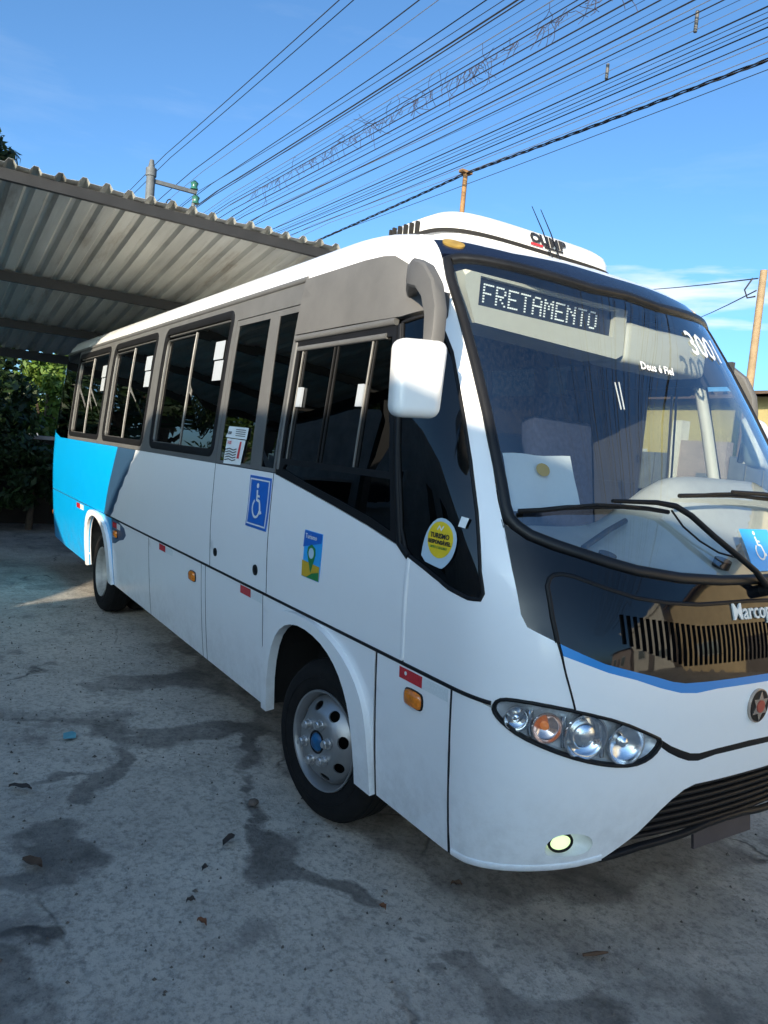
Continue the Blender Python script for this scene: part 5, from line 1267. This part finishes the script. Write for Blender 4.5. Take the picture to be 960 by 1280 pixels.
# near side, behind the photographer: the houses whose shade lies over the yard
def shade_house(label, profile, y0, depth, wm, wins, doors, body_h):
    xc = (profile[0][0]+profile[-1][0])/2; r_ = empty('house', (xc, y0, 0)); tag(r_, label, 'house')
    n = len(profile); v = [(x-xc, 0, z) for x, z in profile]+[(x-xc, -.25, z) for x, z in profile]
    f = [tuple(range(n)), tuple(reversed(range(n, 2*n)))]+[(i, i+n, (i+1) % n+n, (i+1) % n) for i in range(n)]
    o = mesh_obj('wall', v, f, wm, r_); bm = bmesh.new(); bm.from_mesh(o.data); bmesh.ops.recalc_face_normals(bm, faces=bm.faces); bm.to_mesh(o.data); bm.free()
    x0 = min(p[0] for p in profile)-xc; x1 = max(p[0] for p in profile)-xc
    part_box('rear_wing', ((x0+x1)/2+.8, -.25-depth/2, body_h/2), (x1-x0-1.8, depth, body_h), wm, r_)
    for (x, z, w, h) in wins: face_window(r_, x-xc, 0, z, w, h, 1)
    for (x, w, h) in doors:
        d = part_box('door', (x-xc, .03, h/2), (w, .06, h), WOODD, r_); part_box('handle', (x-xc+w*.38, .08, 1.0), (.03, .05, .14), FRAME, d)
shade_house('cream house with a sloping parapet behind the photographer', [(14,0),(14,4.23),(2.35,4.23),(2.20,3.98),(1.80,3.78),(.90,3.12),(.45,2.52),(.14,2.16),(-.06,1.97),(-.06,0)], -8.0, 2.5, WALLS['cream'], [(5,1.7,1.4,1.1),(11,1.7,1.4,1.1)], [(8,1.0,2.1)], 2.0)
shade_house('grey house with a rising parapet behind the photographer on the left', [(-.07,0),(-.07,1.97),(-.24,2.17),(-.55,2.36),(-1.27,2.62),(-2.07,2.98),(-4.0,3.9),(-16,3.9),(-16,0)], -8.0, 2.5, WALLS['grey'], [(-5,1.7,1.3,1.1),(-10,1.7,1.3,1.1)], [(-7.5,.95,2.1)], 1.8)
# ------------------------------------------------------------------ trees and shrubs behind the carport
def leaf_mat(name, c1, c2):
    m = bpy.data.materials.new(name); m.use_nodes = True; nt = m.node_tree; b = nt.nodes['Principled BSDF']; b.inputs['Roughness'].default_value = .5
    gi = nt.nodes.new('ShaderNodeNewGeometry'); mixn = nt.nodes.new('ShaderNodeMixRGB'); mixn.inputs[1].default_value = (*c1, 1); mixn.inputs[2].default_value = (*c2, 1)
    nt.links.new(gi.outputs['Random Per Island'], mixn.inputs[0]); nt.links.new(mixn.outputs[0], b.inputs['Base Color'])
    tr = nt.nodes.new('ShaderNodeBsdfTranslucent'); nt.links.new(mixn.outputs[0], tr.inputs[0])
    ms = nt.nodes.new('ShaderNodeMixShader'); ms.inputs[0].default_value = .35; out = nt.nodes['Material Output']
    nt.links.new(b.outputs[0], ms.inputs[1]); nt.links.new(tr.outputs[0], ms.inputs[2]); nt.links.new(ms.outputs[0], out.inputs[0])
    return m
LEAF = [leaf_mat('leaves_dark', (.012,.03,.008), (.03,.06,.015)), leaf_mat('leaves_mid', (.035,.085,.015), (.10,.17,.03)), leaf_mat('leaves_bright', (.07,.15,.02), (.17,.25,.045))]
def tree(label, x, y, h, cz_, rx, ry, rz, n, ls, m_, seed, cat='tree', name='tree', clusters=26):
    rg_ = np.random.default_rng(seed); r_ = empty(name, (x, y, 0)); tag(r_, label, cat, 'trees and shrubs behind the carport')
    cl = []
    while len(cl) < clusters:
        p = rg_.uniform(-1, 1, 3)
        if np.linalg.norm(p) < 1: cl.append(p*np.array([rx, ry, rz])*.85)
    mb = MB(); tw = .035*h**.5*1.6
    mb.tube([(0,0,-.1),(.05*h*.2,.02,cz_*.5),(.0,.05,cz_),(0,0,cz_+rz*.5)], [tw,tw*.8,tw*.55,tw*.2], 8)
    for c_ in cl[:14]:
        z0 = cz_*.55+rg_.uniform(0, .4)*rz; mb.tube([(0,0,z0), (c_[0]*.45, c_[1]*.45, (z0+cz_+c_[2])/2+.1), (c_[0], c_[1], cz_+c_[2])], [tw*.4,tw*.22,tw*.08], 5)
    mb.build('trunk', M['bark'], r_, 60)
    V = np.zeros((n*4, 3)); ci = rg_.integers(0, len(cl), n); base = np.array(cl)[ci]
    sp = rg_.normal(0, 1, (n, 3)); sp /= np.linalg.norm(sp, axis=1)[:, None]; rad = rg_.uniform(.15, 1, n)**.5
    cr_ = (rx+ry+rz)/3*.36; c0 = base+sp*(rad*cr_*rg_.uniform(.6, 1.15, n))[:, None]*np.array([1, 1, .8]); c0[:, 2] += cz_
    nrm = sp*.6+rg_.normal(0, .7, (n, 3))+np.array([0, 0, .5]); nrm /= np.linalg.norm(nrm, axis=1)[:, None]
    t = np.cross(nrm, rg_.normal(0, 1, (n, 3))); t /= np.linalg.norm(t, axis=1)[:, None]; b = np.cross(nrm, t); l = ls*rg_.uniform(.6, 1.3, n)[:, None]
    V[0::4] = c0-t*l; V[1::4] = c0+b*l*.42-nrm*l*.08; V[2::4] = c0+t*l; V[3::4] = c0-b*l*.42-nrm*l*.08
    me = bpy.data.meshes.new('crown'); me.vertices.add(n*4); me.vertices.foreach_set('co', V.ravel()); me.loops.add(n*4); me.loops.foreach_set('vertex_index', np.arange(n*4, dtype=np.int32))
    me.polygons.add(n); me.polygons.foreach_set('loop_start', np.arange(0, n*4, 4, dtype=np.int32)); me.update(calc_edges=True); me.validate()
    me.materials.append(m_); link(bpy.data.objects.new('crown', me), r_)
p = at(0, -30, 205, -13.0)
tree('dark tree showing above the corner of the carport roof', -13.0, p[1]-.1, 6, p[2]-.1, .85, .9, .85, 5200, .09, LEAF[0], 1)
p = at(0, 62, 500, -12.2)
tree('bright green tree seen in the gap between carport and bus', -12.6, p[1], 4, p[2], .8, .9, .95, 3600, .085, LEAF[2], 2)
p = at(0, 15, 520, -11.6)
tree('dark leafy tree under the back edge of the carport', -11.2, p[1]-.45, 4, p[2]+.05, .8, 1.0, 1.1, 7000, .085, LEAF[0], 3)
tree('tall leafy tree behind the back wall left of the others', -14.5, -4.6, 6, 3.6, 1.4, 1.9, 1.6, 5000, .12, LEAF[0], 4)
tree('bushy tree behind the back wall hidden by the bus', -14.0, 1.6, 5, 2.9, 1.3, 1.7, 1.5, 4000, .12, LEAF[1], 5)
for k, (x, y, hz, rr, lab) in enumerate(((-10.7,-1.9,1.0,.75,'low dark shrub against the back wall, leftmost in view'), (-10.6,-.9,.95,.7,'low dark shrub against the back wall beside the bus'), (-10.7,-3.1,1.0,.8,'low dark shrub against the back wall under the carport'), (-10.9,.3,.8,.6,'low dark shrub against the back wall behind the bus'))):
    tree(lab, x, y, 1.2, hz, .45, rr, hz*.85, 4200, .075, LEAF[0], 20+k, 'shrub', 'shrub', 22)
bk = empty('back_wall', (-11.5, -1, 0)); tag(bk, 'mossy dark block wall at the back of the yard', 'wall')
mesh_obj('wall', *box_geo((0, 0, .75), (.2, 18, 1.5)), mat('mossy_wall', (.02,.019,.015), .95, noise_amt=.5, noise_scale=3, bump=.3, bump_scale=20), bk)
mesh_obj('coping', *box_geo((0, 0, 1.53), (.28, 18.1, .06)), WALLS['grey'], bk)

# more of the street behind the photographer, mirrored in the side windows
tree('big tree far behind the photographer to the left', -22, -9.5, 8, 4.2, 2.6, 3.0, 2.8, 12000, .13, LEAF[1], 31)
tree('second big tree far behind the photographer to the left', -30, -7, 8, 4.0, 2.6, 3.2, 3.0, 10000, .14, LEAF[0], 32)
tree('third big tree far behind the photographer to the left', -25, -15, 9, 4.5, 3, 3.5, 3.2, 10000, .15, LEAF[0], 33)
